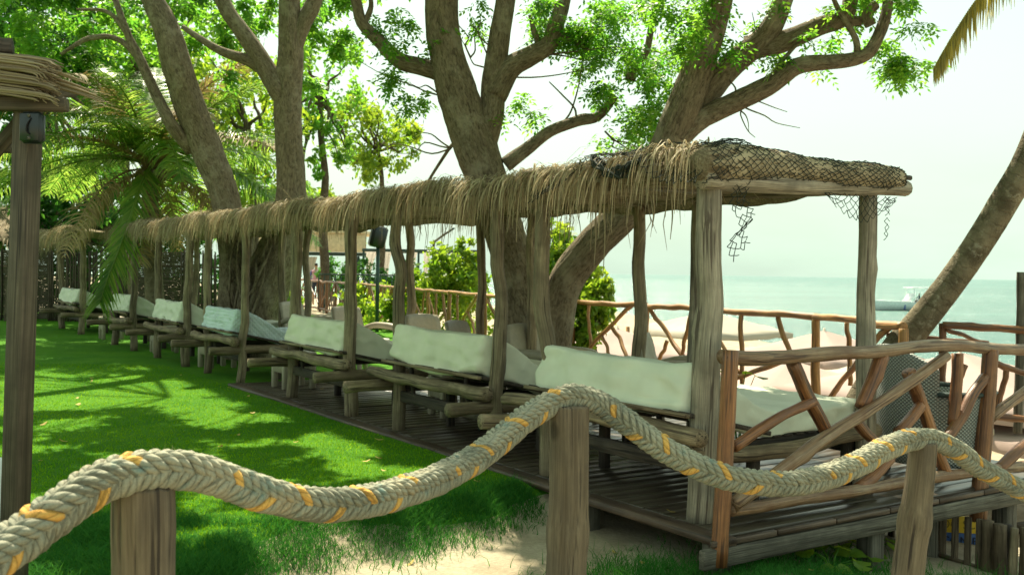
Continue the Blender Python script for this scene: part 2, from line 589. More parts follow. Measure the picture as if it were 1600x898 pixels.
def sand_mat():
    m, t = mat_new('sand')
    v = t.nodes.new('ShaderNodeTexCoord').outputs['Object']
    a = noise(t, v, 2.2, 6, .65)
    b = noise(t, v, 38, 4, .6)
    spk = noise(t, v, 150, 2)
    col = mixc(t, ramp(t, a, [(.32, 0), (.66, 1)]), (.28, .225, .15), (.44, .375, .27))
    col = mixc(t, .6, col, ramp(t, b, [(.3, .72), (.7, 1.2)]), 'MULTIPLY')
    col = mixc(t, ramp(t, spk, [(.64, 0), (.70, .6)]), col, (.13, .10, .065))
    h = mathn(t, 'ADD', mathn(t, 'MULTIPLY', b, .6), mathn(t, 'ADD', a, mathn(t, 'MULTIPLY', spk, .25)))
    finish(t, col, .95, bumpn(t, h, .7, .035), .15)
    return m
M['sand'] = sand_mat()

def axis(segs):
    out = []
    for a, b, st in segs:
        out.append(np.arange(a, b, st))
    return np.concatenate(out + [[segs[-1][1]]])
def grid_mesh(name, xs, ys, zf, keep=None):
    X, Y = np.meshgrid(xs, ys)
    V = np.stack([X, Y, zf(X, Y)], -1).reshape(-1, 3)
    nx, ny = len(xs), len(ys)
    i = (np.arange(ny - 1)[:, None] * nx + np.arange(nx - 1)).ravel()
    q = np.stack([i, i + 1, i + nx + 1, i + nx], -1)
    if keep is not None:
        q = q[keep(V[q].mean(1))]
        used = np.unique(q); mp = np.full(len(V), -1); mp[used] = np.arange(len(used))
        V, q = V[used], mp[q]
    return np_mesh(name, V, [q], smooth=True)

link('ground', grid_mesh('ground', axis([(-3000, -60, 490), (-60, -10, 2), (-10, 4, .14), (4, 30, .6), (30, 260, 6)]),
     axis([(-60, -4, 8), (-4, 4, .5), (4, 11, .14), (11, 40, .5), (40, 200, 5)]), ground_z), M['sand'], kind='structure')

# the sea: shoreline runs in from the right
def sea_mat():
    m, t = mat_new('sea_water')
    v = t.nodes.new('ShaderNodeTexCoord').outputs['Object']
    big = noise(t, mapping(t, v, (.008, .05, 1)), 1, 5, .65)
    sw = noise(t, mapping(t, v, (.07, .35, 1)), 1, 6, .7)
    rip = noise(t, mapping(t, v, (1.6, 4.0, 1)), 1, 4, .65)
    col = mixc(t, ramp(t, big, [(.35, 0), (.65, 1)]), (.03, .105, .084), (.066, .172, .138))
    col = mixc(t, ramp(t, sw, [(.34, .8), (.47, 0)]), col, (.03, .10, .085))
    h = mathn(t, 'ADD', sw, mathn(t, 'MULTIPLY', rip, .35))
    finish(t, col, .22, bumpn(t, h, .8, .9), .5)
    return m
M['sea'] = sea_mat()
shore = [(-400, 260), (-60, 150), (10.5, 108), (14, 70), (16, 52), (19, 42), (23, 32), (30, 22), (42, 8), (80, -40)]
ob = [(3000, -40), (9000, 3000), (9000, 9000), (-9000, 9000), (-9000, 900)]
me = bpy.data.meshes.new('sea')
pts_sea = [(x, y, SEA_Z) for x, y in shore] + [(x, y, SEA_Z) for x, y in ob]
me.from_pydata(pts_sea, [], [list(range(len(pts_sea)))])
# the ground sheet dips under the sea along the shoreline
link('sea', me, M['sea'], kind='structure')
gm = bpy.data.objects['ground'].data
co = np.zeros(len(gm.vertices) * 3, dtype=np.float32); gm.vertices.foreach_get('co', co); co = co.reshape(-1, 3)
sx = np.array([p[0] for p in shore]); sy = np.array([p[1] for p in shore])
def shore_out(x, y):
    best = np.full(x.shape, 1e9); sg = np.ones(x.shape)
    for a, b in zip(shore[:-1], shore[1:]):
        a, b = np.array(a, float), np.array(b, float); d = b - a; L = np.hypot(*d); e = d / L
        t_ = np.clip((x - a[0]) * e[0] + (y - a[1]) * e[1], 0, L)
        dist = np.hypot(x - a[0] - e[0] * t_, y - a[1] - e[1] * t_)
        s_ = np.sign((x - a[0]) * (-e[1]) + (y - a[1]) * e[0])
        m_ = dist < best
        best = np.where(m_, dist, best); sg = np.where(m_, s_, sg)
    return best * sg
so = shore_out(co[:, 0], co[:, 1])
co[:, 2] -= 3.0 * sstep(-3, 14, so)
gm.vertices.foreach_set('co', co.ravel())
gm.update()

# ------------------------------------------------------------------ lawn
def lawn_z(x, y):
    return -.025 - .30 * sstep(0, .62, bank_d(x, y)) + .006 * np.sin(x * 1.7) * np.sin(y * 1.3)
def lawn_keep(c):
    s, v = to_sv(c[:, 0], c[:, 1])
    return (bank_d(c[:, 0], c[:, 1]) < .75) & ((v < -.1) | (s > 8.3)) & (rail_d(c[:, 0], c[:, 1]) < .2)
def lawn_mat():
    m, t = mat_new('lawn_turf')
    v = t.nodes.new('ShaderNodeTexCoord').outputs['Object']
    a = noise(t, v, 1.3, 5, .6); b = noise(t, v, 90, 4, .7); c = noise(t, v, 26, 3, .6)
    col = mixc(t, ramp(t, a, [(.3, 0), (.7, 1)]), (.046, .18, .006), (.098, .26, .009))
    col = mixc(t, .8, col, ramp(t, b, [(.3, .45), (.7, 1.4)]), 'MULTIPLY')
    col = mixc(t, .5, col, ramp(t, c, [(.3, .75), (.7, 1.2)]), 'MULTIPLY')
    finish(t, col, .9, bumpn(t, mathn(t, 'ADD', b, c), 1.0, .02), .12)
    return m
M['lawn'] = lawn_mat()
lawn = link('lawn', grid_mesh('lawn', axis([(-26, -9, .6), (-9, 3, .09)]), axis([(-4, 4.0, .3), (4.0, 11, .09), (11, 33, .5)]),
            lawn_z, lawn_keep), M['lawn'], kind='structure')

def blades(pos, h, wd, lean, segs, rnd):
    """curved tapering blades; pos (n,3)"""
    n = len(pos)
    az = rng.uniform(0, 2 * PI, n); f = rng.uniform(0, 2 * PI, n)
    dirx, diry = np.cos(az), np.sin(az)
    wx, wy = np.cos(f), np.sin(f)
    V = []
    for k in range(segs + 1):
        t = k / segs
        c = pos + np.stack([dirx * lean * t * t, diry * lean * t * t, h * t * (1 - .25 * (lean / (h + 1e-6)) * t).clip(.3)], -1)
        hw = wd * (1 - t) * .5 + .0004
        o = np.stack([wx * hw, wy * hw, np.zeros(n)], -1)
        V += [c - o, c + o]
    V = np.stack(V, 1)              # n, 2(segs+1), 3
    m = 2 * (segs + 1)
    base = (np.arange(n) * m)[:, None]
    Q = np.concatenate([base + np.array([2 * k, 2 * k + 1, 2 * k + 3, 2 * k + 2]) for k in range(segs)])
    return V.reshape(-1, 3), Q, np.repeat(rnd, m)
# short blades on the near lawn
n = 230000
yy = 4.9 + 11 * rng.power(.55, n) if False else 4.9 + 10.5 * rng.uniform(0, 1, n) ** 1.7
xx = rng.uniform(-1, 1, n) * (yy * .56 + .6) - .3
s_, v_ = to_sv(xx, yy)
k = (bank_d(xx, yy) < .3) & (v_ < -.25) & (xx < 1.2)
xx, yy = xx[k], yy[k]
pos = np.stack([xx, yy, lawn_z(xx, yy) - .004], -1)
hh = rng.uniform(.012, .03, len(xx)); 
V, Q, r = blades(pos, hh, .0045 + .0004 * yy, rng.uniform(.003, .02, len(xx)), 2, np.clip(.5 + .55 * np.sin(xx * 1.9 + np.sin(yy * 2.3) * 1.4) * np.sin(yy * 1.3 + xx) * .5 + rng.normal(0, .27, len(xx)), 0, 1))
link('lawn_blades', np_mesh('lawn_blades', V, [Q], rnd=r), M['lawn_blade'], kind='stuff', label='short bright green turf blades covering the near lawn', category='grass')
# longer rough grass on the bank, by the deck and around the posts
def scatter(n, x0, x1, y0, y1, f):
    x = rng.uniform(x0, x1, n); y = rng.uniform(y0, y1, n)
    k = f(x, y) > rng.uniform(0, 1, n)
    return x[k], y[k]
def clump(x, y, sc_=1.6, off=0):
    return np.array([mnoise.noise(Vector((a * sc_ + off, b * sc_, 3.1))) for a, b in zip(x, y)])
gx, gy = scatter(300000, -4.5, 1.0, 3.6, 8, lambda x, y: np.maximum(np.exp(-((bank_d(x, y) - .2) / (.25 - .07 * (x > -.4))) ** 2) * .9, (y < 6.0) * (x < -1.2) * (bank_d(x, y) < .35) * .55))
cl = clump(gx, gy, 2.5)
k = cl > -.6; gx, gy, cl = gx[k], gy[k], cl[k]
s_, v_ = to_sv(gx, gy); k = v_ < -.28; gx, gy, cl = gx[k], gy[k], cl[k]
g1 = (gx, gy, (.05 + .075 * (cl + .4)).clip(.025, .13))
def near_patch(x, y):
    s, v = to_sv(x, y)
    a = np.exp(-((x - 1.75) / .75) ** 2 - ((y - 5.55) / .38) ** 2) * 1.3
    b = np.exp(-((x - .75) / .35) ** 2 - ((y - 5.75) / .25) ** 2) * .45
    c = np.exp(-((x - 2.7) / .9) ** 2 - ((y - 5.9) / .6) ** 2) * .8
    return a + b + c
gx, gy = scatter(90000, -.2, 4.2, 4.4, 7.2, near_patch)
cl = clump(gx, gy, 2.2, 9); k = cl > -.35; gx, gy, cl = gx[k], gy[k], cl[k]
g2 = (gx, gy, (.07 + .10 * (cl + .4)).clip(.03, .17))
gx, gy = scatter(16000, -4, 1.5, 3.5, 7.4, lambda x, y: .10 * (bank_d(x, y) > .4))
cl = clump(gx, gy, 3.0, 20); k = cl > .3; gx, gy = gx[k], gy[k]
g3 = (gx, gy, rng.uniform(.02, .06, len(gx)))
gx = np.concatenate([g1[0], g2[0], g3[0]]); gy = np.concatenate([g1[1], g2[1], g3[1]]); gh = np.concatenate([g1[2], g2[2], g3[2]]) * rng.uniform(.6, 1.25, len(g1[0]) + len(g2[0]) + len(g3[0]))
gz = np.maximum(ground_z(gx, gy), np.where(bank_d(gx, gy) < .6, lawn_z(gx, gy), -9)) - .006
V, Q, r = blades(np.stack([gx, gy, gz], -1), gh, .0052, gh * rng.uniform(.35, 1.3, len(gh)), 3, rng.uniform(0, 1, len(gh)))
link('rough_grass', np_mesh('rough_grass', V, [Q], rnd=r), M['grass_blade'], kind='stuff', label='long dark green rough grass on the bank and beside the deck', category='grass')

# ------------------------------------------------------------------ deck
deck = link('deck', None, kind='structure')
def plank_mesh(length, wdt, th):
    m = MB(); m.box((0, 0, 0), (length, wdt, th), ch=.006); return m.mesh('plank', False)
def v_max(s):
    """where the deck meets the sea railing"""
    p = SV(s, 0)
    return float(((RA - p) @ RNRM) / (V3 @ RNRM))
pw = .143
s_ = DECK_S0 + .02
while s_ < DECK_S1:
    s_ += pw + .007
    a, b = -.08, max(3.6, v_max(s_) - .02)
    L = b - a
    c = SV(s_ - pw / 2, (a + b) / 2, -.020 + rng.uniform(-.003, .003))
    o = link('plank', plank_mesh(L, pw, .036), M['deck'], deck, loc=c, rot=(rng.normal(0, .004), 0, ROWZ + rng.normal(0, .0007)))
# boards along the front edge
for kk, (v0, wv) in enumerate(((-.085 - .075, .14),)):
    for j, (sa, sb) in enumerate(((-.40, 2.9), (2.91, 5.9), (5.91, DECK_S1))):
        m = MB(); m.box((0, 0, 0), (sb - sa, wv, .05), ch=.008)
        link('edge_board', m.mesh('edge_board', False), M['deck_edge'], deck, loc=SV((sa + sb) / 2, v0, -.026 + .003 * j), rot=(0, 0, ROWZ + PI / 2))
# fascia along the near side, joists and stub legs
m = MB(); m.box((0, 0, 0), (8.2, .05, .11), ch=.006)
link('fascia', m.mesh('fascia', False), M['grey'], deck, loc=SV(DECK_S0 - .035, 3.75, -.105), rot=(0, 0, ROWZ))
for j in range(14):
    m = MB(); m.box((0, 0, 0), (.53, .03, .036), ch=.004)
    link('end_board', m.mesh('end_board', False), M['deck_edge'], deck, loc=SV(DECK_S0 - .045, -.02 + j * .54, -.022), rot=(0, 0, ROWZ))
for (s, v) in ((1.75, -.12), (.95, -.12), (-.27, -.12), (-.27, 1.3), (-.27, 2.9), (3.1, -.2), (1.2, 1.4), (1.2, 3), (2.9, 1.4), (2.9, 3), (-.27, 4.4), (4.6, 1.4), (4.6, 3)):
    p = SV(s, v)
    zg = float(ground_z(np.array(p[0]), np.array(p[1])))
    m = MB(); m.box((0, 0, 0), (.13, .13, -.045 - zg + .1), ch=.008)
    link('stub_leg', m.mesh('stub_leg', False), M['grey'], deck, loc=(p[0], p[1], (zg - .1 - .045) / 2), rot=(0, 0, ROWZ))
for v in (.1, 1.3, 2.9):
    m = MB(); m.box((0, 0, 0), (8.4, .06, .1), ch=.006)
    link('joist', m.mesh('joist', False), M['logdark'], deck, loc=SV(4.1, v, -.095), rot=(0, 0, ROWZ + PI / 2))

# ================================================================== pergola over the daybeds
BEDS = [(0.0, 1.68), (2.37, 4.05), (5.05, 6.72), (8.55, 9.98), (11.1, 12.75), (14.4, 15.95)]
BACK = 1.56
def strand_batch(base, d0, length, width, droop, segs=4):
    """thatch strands: base (n,3), initial direction d0 (n,3), falling under gravity"""
    n = len(base)
    f = rng.uniform(0, PI, n)
    side = np.stack([np.cos(f), np.sin(f), np.zeros(n)], -1)
    V = []
    p = base.copy(); d = d0.copy()
    st = (length / segs)[:, None]
    for k in range(segs + 1):
        t = k / segs
        hw = (width * (1 - .75 * t) * .5)[:, None]
        V += [p - side * hw, p + side * hw]
        p = p + d * st
        d = d + np.array([0, 0, -1.0]) * droop[:, None] / segs
        d /= np.linalg.norm(d, axis=1)[:, None]
    V = np.stack(V, 1)
    m = 2 * (segs + 1)
    b = (np.arange(n) * m)[:, None]
    Q = np.concatenate([b + np.array([2 * k, 2 * k + 1, 2 * k + 3, 2 * k + 2]) for k in range(segs)])
    return V.reshape(-1, 3), Q, m

def top_z(s):
    return 2.285 + .022 * math.sin(s * 1.9 + .6) + .016 * math.sin(s * 4.3)
def fringe(s0, s1, per_m, zf=top_z, vo=0.0, long_=.235):
    n = int((s1 - s0) * per_m)
    s = rng.uniform(s0, s1, n)
    lay = rng.uniform(0, 1, n)
    zt = np.array([zf(x) for x in s])
    base = O3 + U3 * s[:, None] + V3 * (vo - .02 + .22 * lay - .06)[:, None]
    base[:, 2] = zt + .01 - .05 * (1 - lay) + rng.normal(0, .014, n)
    clumpy = np.array([mnoise.noise(Vector((x * 2.6, 0, 7))) for x in s])
    d = -V3 * rng.uniform(.25, 1.0, n)[:, None] + U3 * (rng.normal(0, .42, n) + clumpy * .9)[:, None]
    d[:, 2] = rng.uniform(-.5, .3, n)
    d /= np.linalg.norm(d, axis=1)[:, None]
    L = long_ * (1 + .7 * clumpy) * rng.uniform(.35, 1.45, n) + .1 + .22 * (rng.uniform(0, 1, n) < .08)
    V, Q, m = strand_batch(base, d, L, rng.uniform(.006, .016, n), rng.uniform(2.5, 8.0, n), 6)
    shade = (rng.uniform(0, 1, n) ** 1.3)
    return V, Q, np.repeat(shade, m)

pergola = thing('thatched_pergola', 'long log pergola with shaggy brown palm thatch over the row of daybeds', 'pergola', SV(0, 0))
def par(o):           # keep world coordinates when parenting to a moved Empty
    o.matrix_parent_inverse = Matrix.Translation(-Vector(o.parent.location)) if o.parent.rotation_euler.z == 0 else o.parent.matrix_world.inverted()
    return o
class InWorld:
    """builds parts in world coordinates under a thing standing elsewhere"""
    def __init__(s, root): s.r = root
    def log(s, name, a, b, r0, r1=None, mat=None, **k):
        return par(log(name, a, b, r0, r1, mat, s.r, **k))
    def mb(s, m, name, mat, smooth=True, **p):
        return par(m.build(name, mat, s.r, smooth, **p))
    def mesh(s, name, me, mat, **p):
        return par(link(name, me, mat, s.r, **p))
pg = InWorld(pergola)
def post(px_, a, b, r0, r1, mat, amp=.03, knots=4):
    return px_.log('post', a, b, r0, r1, mat, amp=amp, bump=.055, knots=knots, seg=14, n=9)
for i, (s0, s1) in enumerate(BEDS):
    for j, (s, v) in enumerate(((s0, 0), (s1, 0), (s0, BACK), (s1, BACK))):
        big = (i == 0 and j == 0)
        r = .083 if big else (.066 if j == 2 and i == 0 else rng.uniform(.050, .066))
        a = SV(s, v, -.03)
        b = SV(s + rng.normal(0, .03), v + rng.normal(0, .02), 2.10)
        if i == 0 and j == 0: b = SV(.0, .03, 2.12)
        amp = .010 if (i == 0 and j != 1) else .015
        pts = wobble(a, b, 9, amp)
        if i == 0 and j == 1:      # the crooked one
            pts = np.array([SV(s1 + x, y, z) for x, y, z in ((-.10, 0, -.03), (-.09, 0, .35), (-.12, 0, .7), (-.08, 0, .95), (.01, 0, 1.2), (.03, 0, 1.5), (.02, 0, 1.8), (.03, 0, 2.1))])
        if i == 1 and j == 1:
            pts = np.array([SV(s1 + x, y, z) for x, y, z in ((-.06, 0, -.03), (-.06, 0, .5), (-.04, 0, .9), (-.02, 0, 1.25), (-.06, 0, 1.5), (.06, 0, 1.75), (.03, 0, 2.1))])
        pg.log('post', None, None, r * 1.08, r * .92, M['post_pale'] if i == 0 and j != 1 else M['post'], pts=pts, knots=5, bump=.055, seg=14)
# beams: along the front, along the back, across each bay
for (sa, sb) in ((-.15, 4.3), (4.1, 8.2), (8.0, 12.9), (12.7, 16.3)):
    pg.log('beam', SV(sa, .01, 2.13), SV(sb, .01, 2.13), .055, .05, M['log'])
    pg.log('beam', SV(sa + .1, BACK, 2.13), SV(sb, BACK, 2.13), .05, .045, M['log'])
for i, (s0, s1) in enumerate(BEDS):
    for s in ((s0 - .02, s1 + .1) if i else (s1 + .1,)):
        pg.log('cross_beam', SV(s, -.12, 2.215), SV(s, BACK + .2, 2.215), .045, .04, M['log'])
near_beam = pg.log('cross_beam', SV(-.06, -.1, 2.075), SV(-.06, 1.90, 2.135), .068, .06, M['post_pale'], amp=.01)
for k in range(3):
    pg.log('roof_stick', SV(-.10 + .07 * k, .9, 2.23 - .01 * k), SV(-.08 + .05 * k, 1.93 + .03 * (k == 1), 2.21 - .04 * k), .02, .017, M['logdark'], amp=.008)
m = MB(); m.box((0, 0, 0), (1.7, .12, .035), ch=.005)
o = link('roof_board', m.mesh('roof_board', False), M['grey'], pergola); o.matrix_parent_inverse = pergola.matrix_world.inverted()
o.location = Vector(SV(1.35, .75, 2.16)) - Vector(SV(0, 0)); o.rotation_euler = (0, 0, ROWZ); o.matrix_parent_inverse = Matrix()
# thatch slab over the bays: lumpy sheets
def slab(s0, s1, v0, v1, zf):
    ns, nv = int((s1 - s0) / .09), 22
    S = np.linspace(s0, s1, ns); Vv = np.linspace(v0, v1, nv)
    top, bot = [], []
    for s in S:
        for v in Vv:
            e = min(1, min(v - v0, v1 - v) / .12)
            nz = mnoise.noise(Vector((s * 3, v * 3, 1))) * .03 + mnoise.noise(Vector((s * 11, v * 9, 4))) * .012
            zt = zf(s) - .055 + nz - .08 * (1 - e) ** 2 - .05 * max(0, v) / 1.6
            top.append(SV(s, v, zt)); bot.append(SV(s, v, min(zt - .03, 2.20 + nz * .5)))
    V = np.array(top + bot); N = ns * nv
    i = (np.arange(ns - 1)[:, None] * nv + np.arange(nv - 1)).ravel()
    q = np.stack([i, i + nv, i + nv + 1, i + 1], -1)
    rim = [a * nv for a in range(ns)] + [(ns - 1) * nv + b for b in range(1, nv)] + [a * nv + nv - 1 for a in range(ns - 2, -1, -1)] + [b for b in range(nv - 2, 0, -1)]
    rq = np.array([(rim[a], rim[(a + 1) % len(rim)], rim[(a + 1) % len(rim)] + N, rim[a] + N) for a in range(len(rim))])
    tc = np.stack([V @ U3, V[:, 2], V @ V3], -1)
    return np_mesh('thatch_sheet', V, [q, q[:, ::-1] + N, rq], tc, np.full(2 * N, .5), True)
for (sa, sb, per) in ((-.02, 4.3, 520), (4.3, 8.3, 460), (8.3, 12.4, 420), (12.4, 16.4, 360)):
    pg.mesh('thatch_sheet', slab(sa, sb, -.10, BACK + .12, top_z), M['core'])
    V, Q, r = fringe(sa, sb, per)
    pg.mesh('thatch_fringe', np_mesh('thatch_fringe', V, [Q], rnd=r), M['thatch'], kind='stuff')
    # short ragged tufts along the top
    n = int((sb - sa) * 170)
    s = rng.uniform(sa, sb, n); v = rng.uniform(-.08, BACK, n)
    base = O3 + U3 * s[:, None] + V3 * v[:, None]; base[:, 2] = [top_z(x) - .06 - .05 * max(0, y) / 1.6 for x, y in zip(s, v)]
    d = -V3 * rng.uniform(.2, 1, n)[:, None] + U3 * rng.normal(0, .6, n)[:, None]; d[:, 2] = rng.uniform(.0, .45, n)
    d /= np.linalg.norm(d, axis=1)[:, None]
    V, Q, mm = strand_batch(base, d, rng.uniform(.12, .4, n), rng.uniform(.006, .018, n), rng.uniform(.5, 2, n), 3)
    pg.mesh('thatch_tufts', np_mesh('thatch_tufts', V, [Q], rnd=np.repeat(rng.uniform(0, .8, n), mm)), M['thatch'], kind='stuff')
# the netted bundle along the near end
def bundle_c(t):
    v = -.12 + 1.93 * t
    z = 2.165 + .025 * math.sin(min(1, t * 1.5) * PI) * (1 - .6 * t) + .03 * t
    r = .104 * (1 - .45 * t ** 1.3) + .012 * math.sin(t * 9)
    return SV(-.06 + .02 * math.sin(t * 6), v, z), r
m = MB()
tt = np.linspace(0, 1, 60)
bc = np.array([bundle_c(t)[0] for t in tt]); br = np.array([bundle_c(t)[1] for t in tt])
m.tube(bc, br * .86, 22, .10, 9)
pg.mb(m, 'thatch_bundle', M['core'])
m = MB()
for k in range(230):           # long dry leaves twisted round the bundle
    t0 = rng.uniform(0, .8); ln = rng.uniform(.15, .5); th = rng.uniform(0, 2 * PI); tw = rng.uniform(-2.2, 2.2)
    P_, W_ = [], rng.uniform(.012, .042)
    q = []
    for j in range(9):
        t = min(1, t0 + ln * j / 8); c, r = bundle_c(t); a = th + tw * j / 8
        n_ = U3 * math.cos(a) + np.array([0, 0, 1]) * math.sin(a)
        tg = -U3 * math.sin(a) + np.array([0, 0, 1]) * math.cos(a)
        rr = r * rng.uniform(.9, 1.06)
        wj = W_ * (1 - abs(j / 4 - 1) * .7)
        q += [c + n_ * rr - tg * wj, c + n_ * (rr + .012), c + n_ * rr + tg * wj]
    Q = []
    for j in range(8):
        Q += [(3 * j, 3 * j + 1, 3 * j + 4, 3 * j + 3), (3 * j + 1, 3 * j + 2, 3 * j + 5, 3 * j + 4)]
    m.add(np.array(q), Q, rnd=rng.uniform(.35, 1.0))
pg.mb(m, 'bundle_leaves', M['thatch'], kind='stuff')
def net_mesh(fn, nu, nv, r=.0026, drop=.0):
    """diamond netting over the surface fn(a, b), a and b in 0..1"""
    m = MB()
    pt = {}
    for i in range(nu + 1):
        for j in range(nv + 1):
            if (i + j) % 2 == 0:
                pt[(i, j)] = fn(i / nu, j / nv) + rng.normal(0, .004, 3)
    for (i, j), p in pt.items():
        for dj in (-1, 1):
            q = pt.get((i + 1, j + dj))
            if q is not None and rng.uniform() > drop:
                m.tube(np.array([p, (p + q) / 2 + [0, 0, -.003], q]), r, 4, cap=False)
    return m
def around(a, b):
    c, r = bundle_c(min(1, a)); th = R_(-75) + b * R_(330)
    n_ = -U3 * math.cos(th) + np.array([0, 0, 1]) * math.sin(th)
    return c + n_ * (r * (1.05 + .05 * math.sin(a * 30 + b * 5)) + .012)
pg.mb(net_mesh(around, 64, 34), 'net', M['net'])
def front_net(a, b):
    s = -.1 + 1.75 * a
    ang = b
    return SV(s, .28 - .46 * b, top_z(s) + .035 + .02 * math.sin(a * 23) - .30 * b ** 2.2 * (.55 + .45 * math.sin(a * 7 + 1)))
pg.mb(net_mesh(front_net, 56, 16, .0028), 'net', M['net'])
def hang_net(a, b):          # a torn strip hanging beside the big post
    return SV(-.12 + .03 * math.sin(b * 9), .12 + .14 * a + .02 * math.sin(b * 14), 2.08 - .50 * b * (1 - .25 * a))
pg.mb(net_mesh(hang_net, 6, 22, .0026, .12), 'net', M['net'])
def sag_net(a, b):
    return SV(-.13, .95 + .75 * a, 2.055 - .16 * math.sin(a * PI) * b - .02 * b)
pg.mb(net_mesh(sag_net, 24, 6, .0026, .1), 'net', M['net'])
def hang2(a, b):
    return SV(-.13, 1.58 + .05 * a, 2.06 - .30 * b)
pg.mb(net_mesh(hang2, 2, 14, .0026, .2), 'net', M['net'])
m = MB()                    # rolled-up net on the front
for k in range(9):
    pts = [SV(.95 - .5 * t + rng.normal(0, .02), -.10 - .06 * math.sin(t * 3) + rng.normal(0, .012), 2.29 - .10 * math.sin(t * PI) - .06 * t + rng.normal(0, .018)) for t in np.linspace(0, 1, 9)]
    m.tube(np.array(pts), .009, 5, .2, sub=3)
pg.mb(m, 'rolled_net', M['net'])

# loose straws and hanging tendrils below the eaves
m = MB()
for (s, ln) in ((.95, .55), (1.05, .5), (1.35, .3), (.28, .3), (.45, .22), (3.2, .3), (3.6, .25)):
    p = SV(s, -.02, 2.02)
    m.tube(np.array([p, p + [0.01, 0, -ln * .5], p + [0.0, .01, -ln]]), [.006, .005, .002], 5, sub=3, rnd=.4)
for k in range(60):
    s, ln = rng.uniform(.2, 4), rng.uniform(.1, .35)
    p = SV(s, rng.uniform(-.1, .1), 2.0)
    m.tube(np.array([p, p + [rng.normal(0, .02), 0, -ln * .5], p + [rng.normal(0, .03), 0, -ln]]), [.003, .003, .001], 4, rnd=rng.uniform(0, .6))
pg.mb(m, 'straw', M['thatch'], kind='stuff')

# ------------------------------------------------------------------ second, small pergola at the far end
perg2 = thing('thatched_pergola', 'small separate thatched log shelter over the farthest daybed by the reed fence', 'pergola', SV(19.3, 0))
p2 = InWorld(perg2)
for (s, v, ds) in ((19.3, 0, 0), (21.6, 0, .5), (19.3, 1.6, 0), (21.6, 1.6, 0)):
    post(p2, SV(s, v, -.03), SV(s + ds, v, 2.0), .075, .06, M['post'])
p2.log('beam', SV(18.9, 0, 2.03), SV(22.4, 0, 2.03), .06, .05, M['log'])
p2.log('beam', SV(18.9, 1.6, 2.03), SV(22.4, 1.6, 2.03), .06, .05, M['log'])
tz2 = lambda s: 2.32 + .05 * math.sin(s * 2)
p2.mesh('thatch_sheet', slab(18.6, 22.9, -.45, 1.9, tz2), M['core'])
V, Q, r = fringe(18.6, 22.9, 320, tz2, -.3, .3)
p2.mesh('thatch_fringe', np_mesh('thatch_fringe', V, [Q], rnd=r), M['thatch'], kind='stuff')

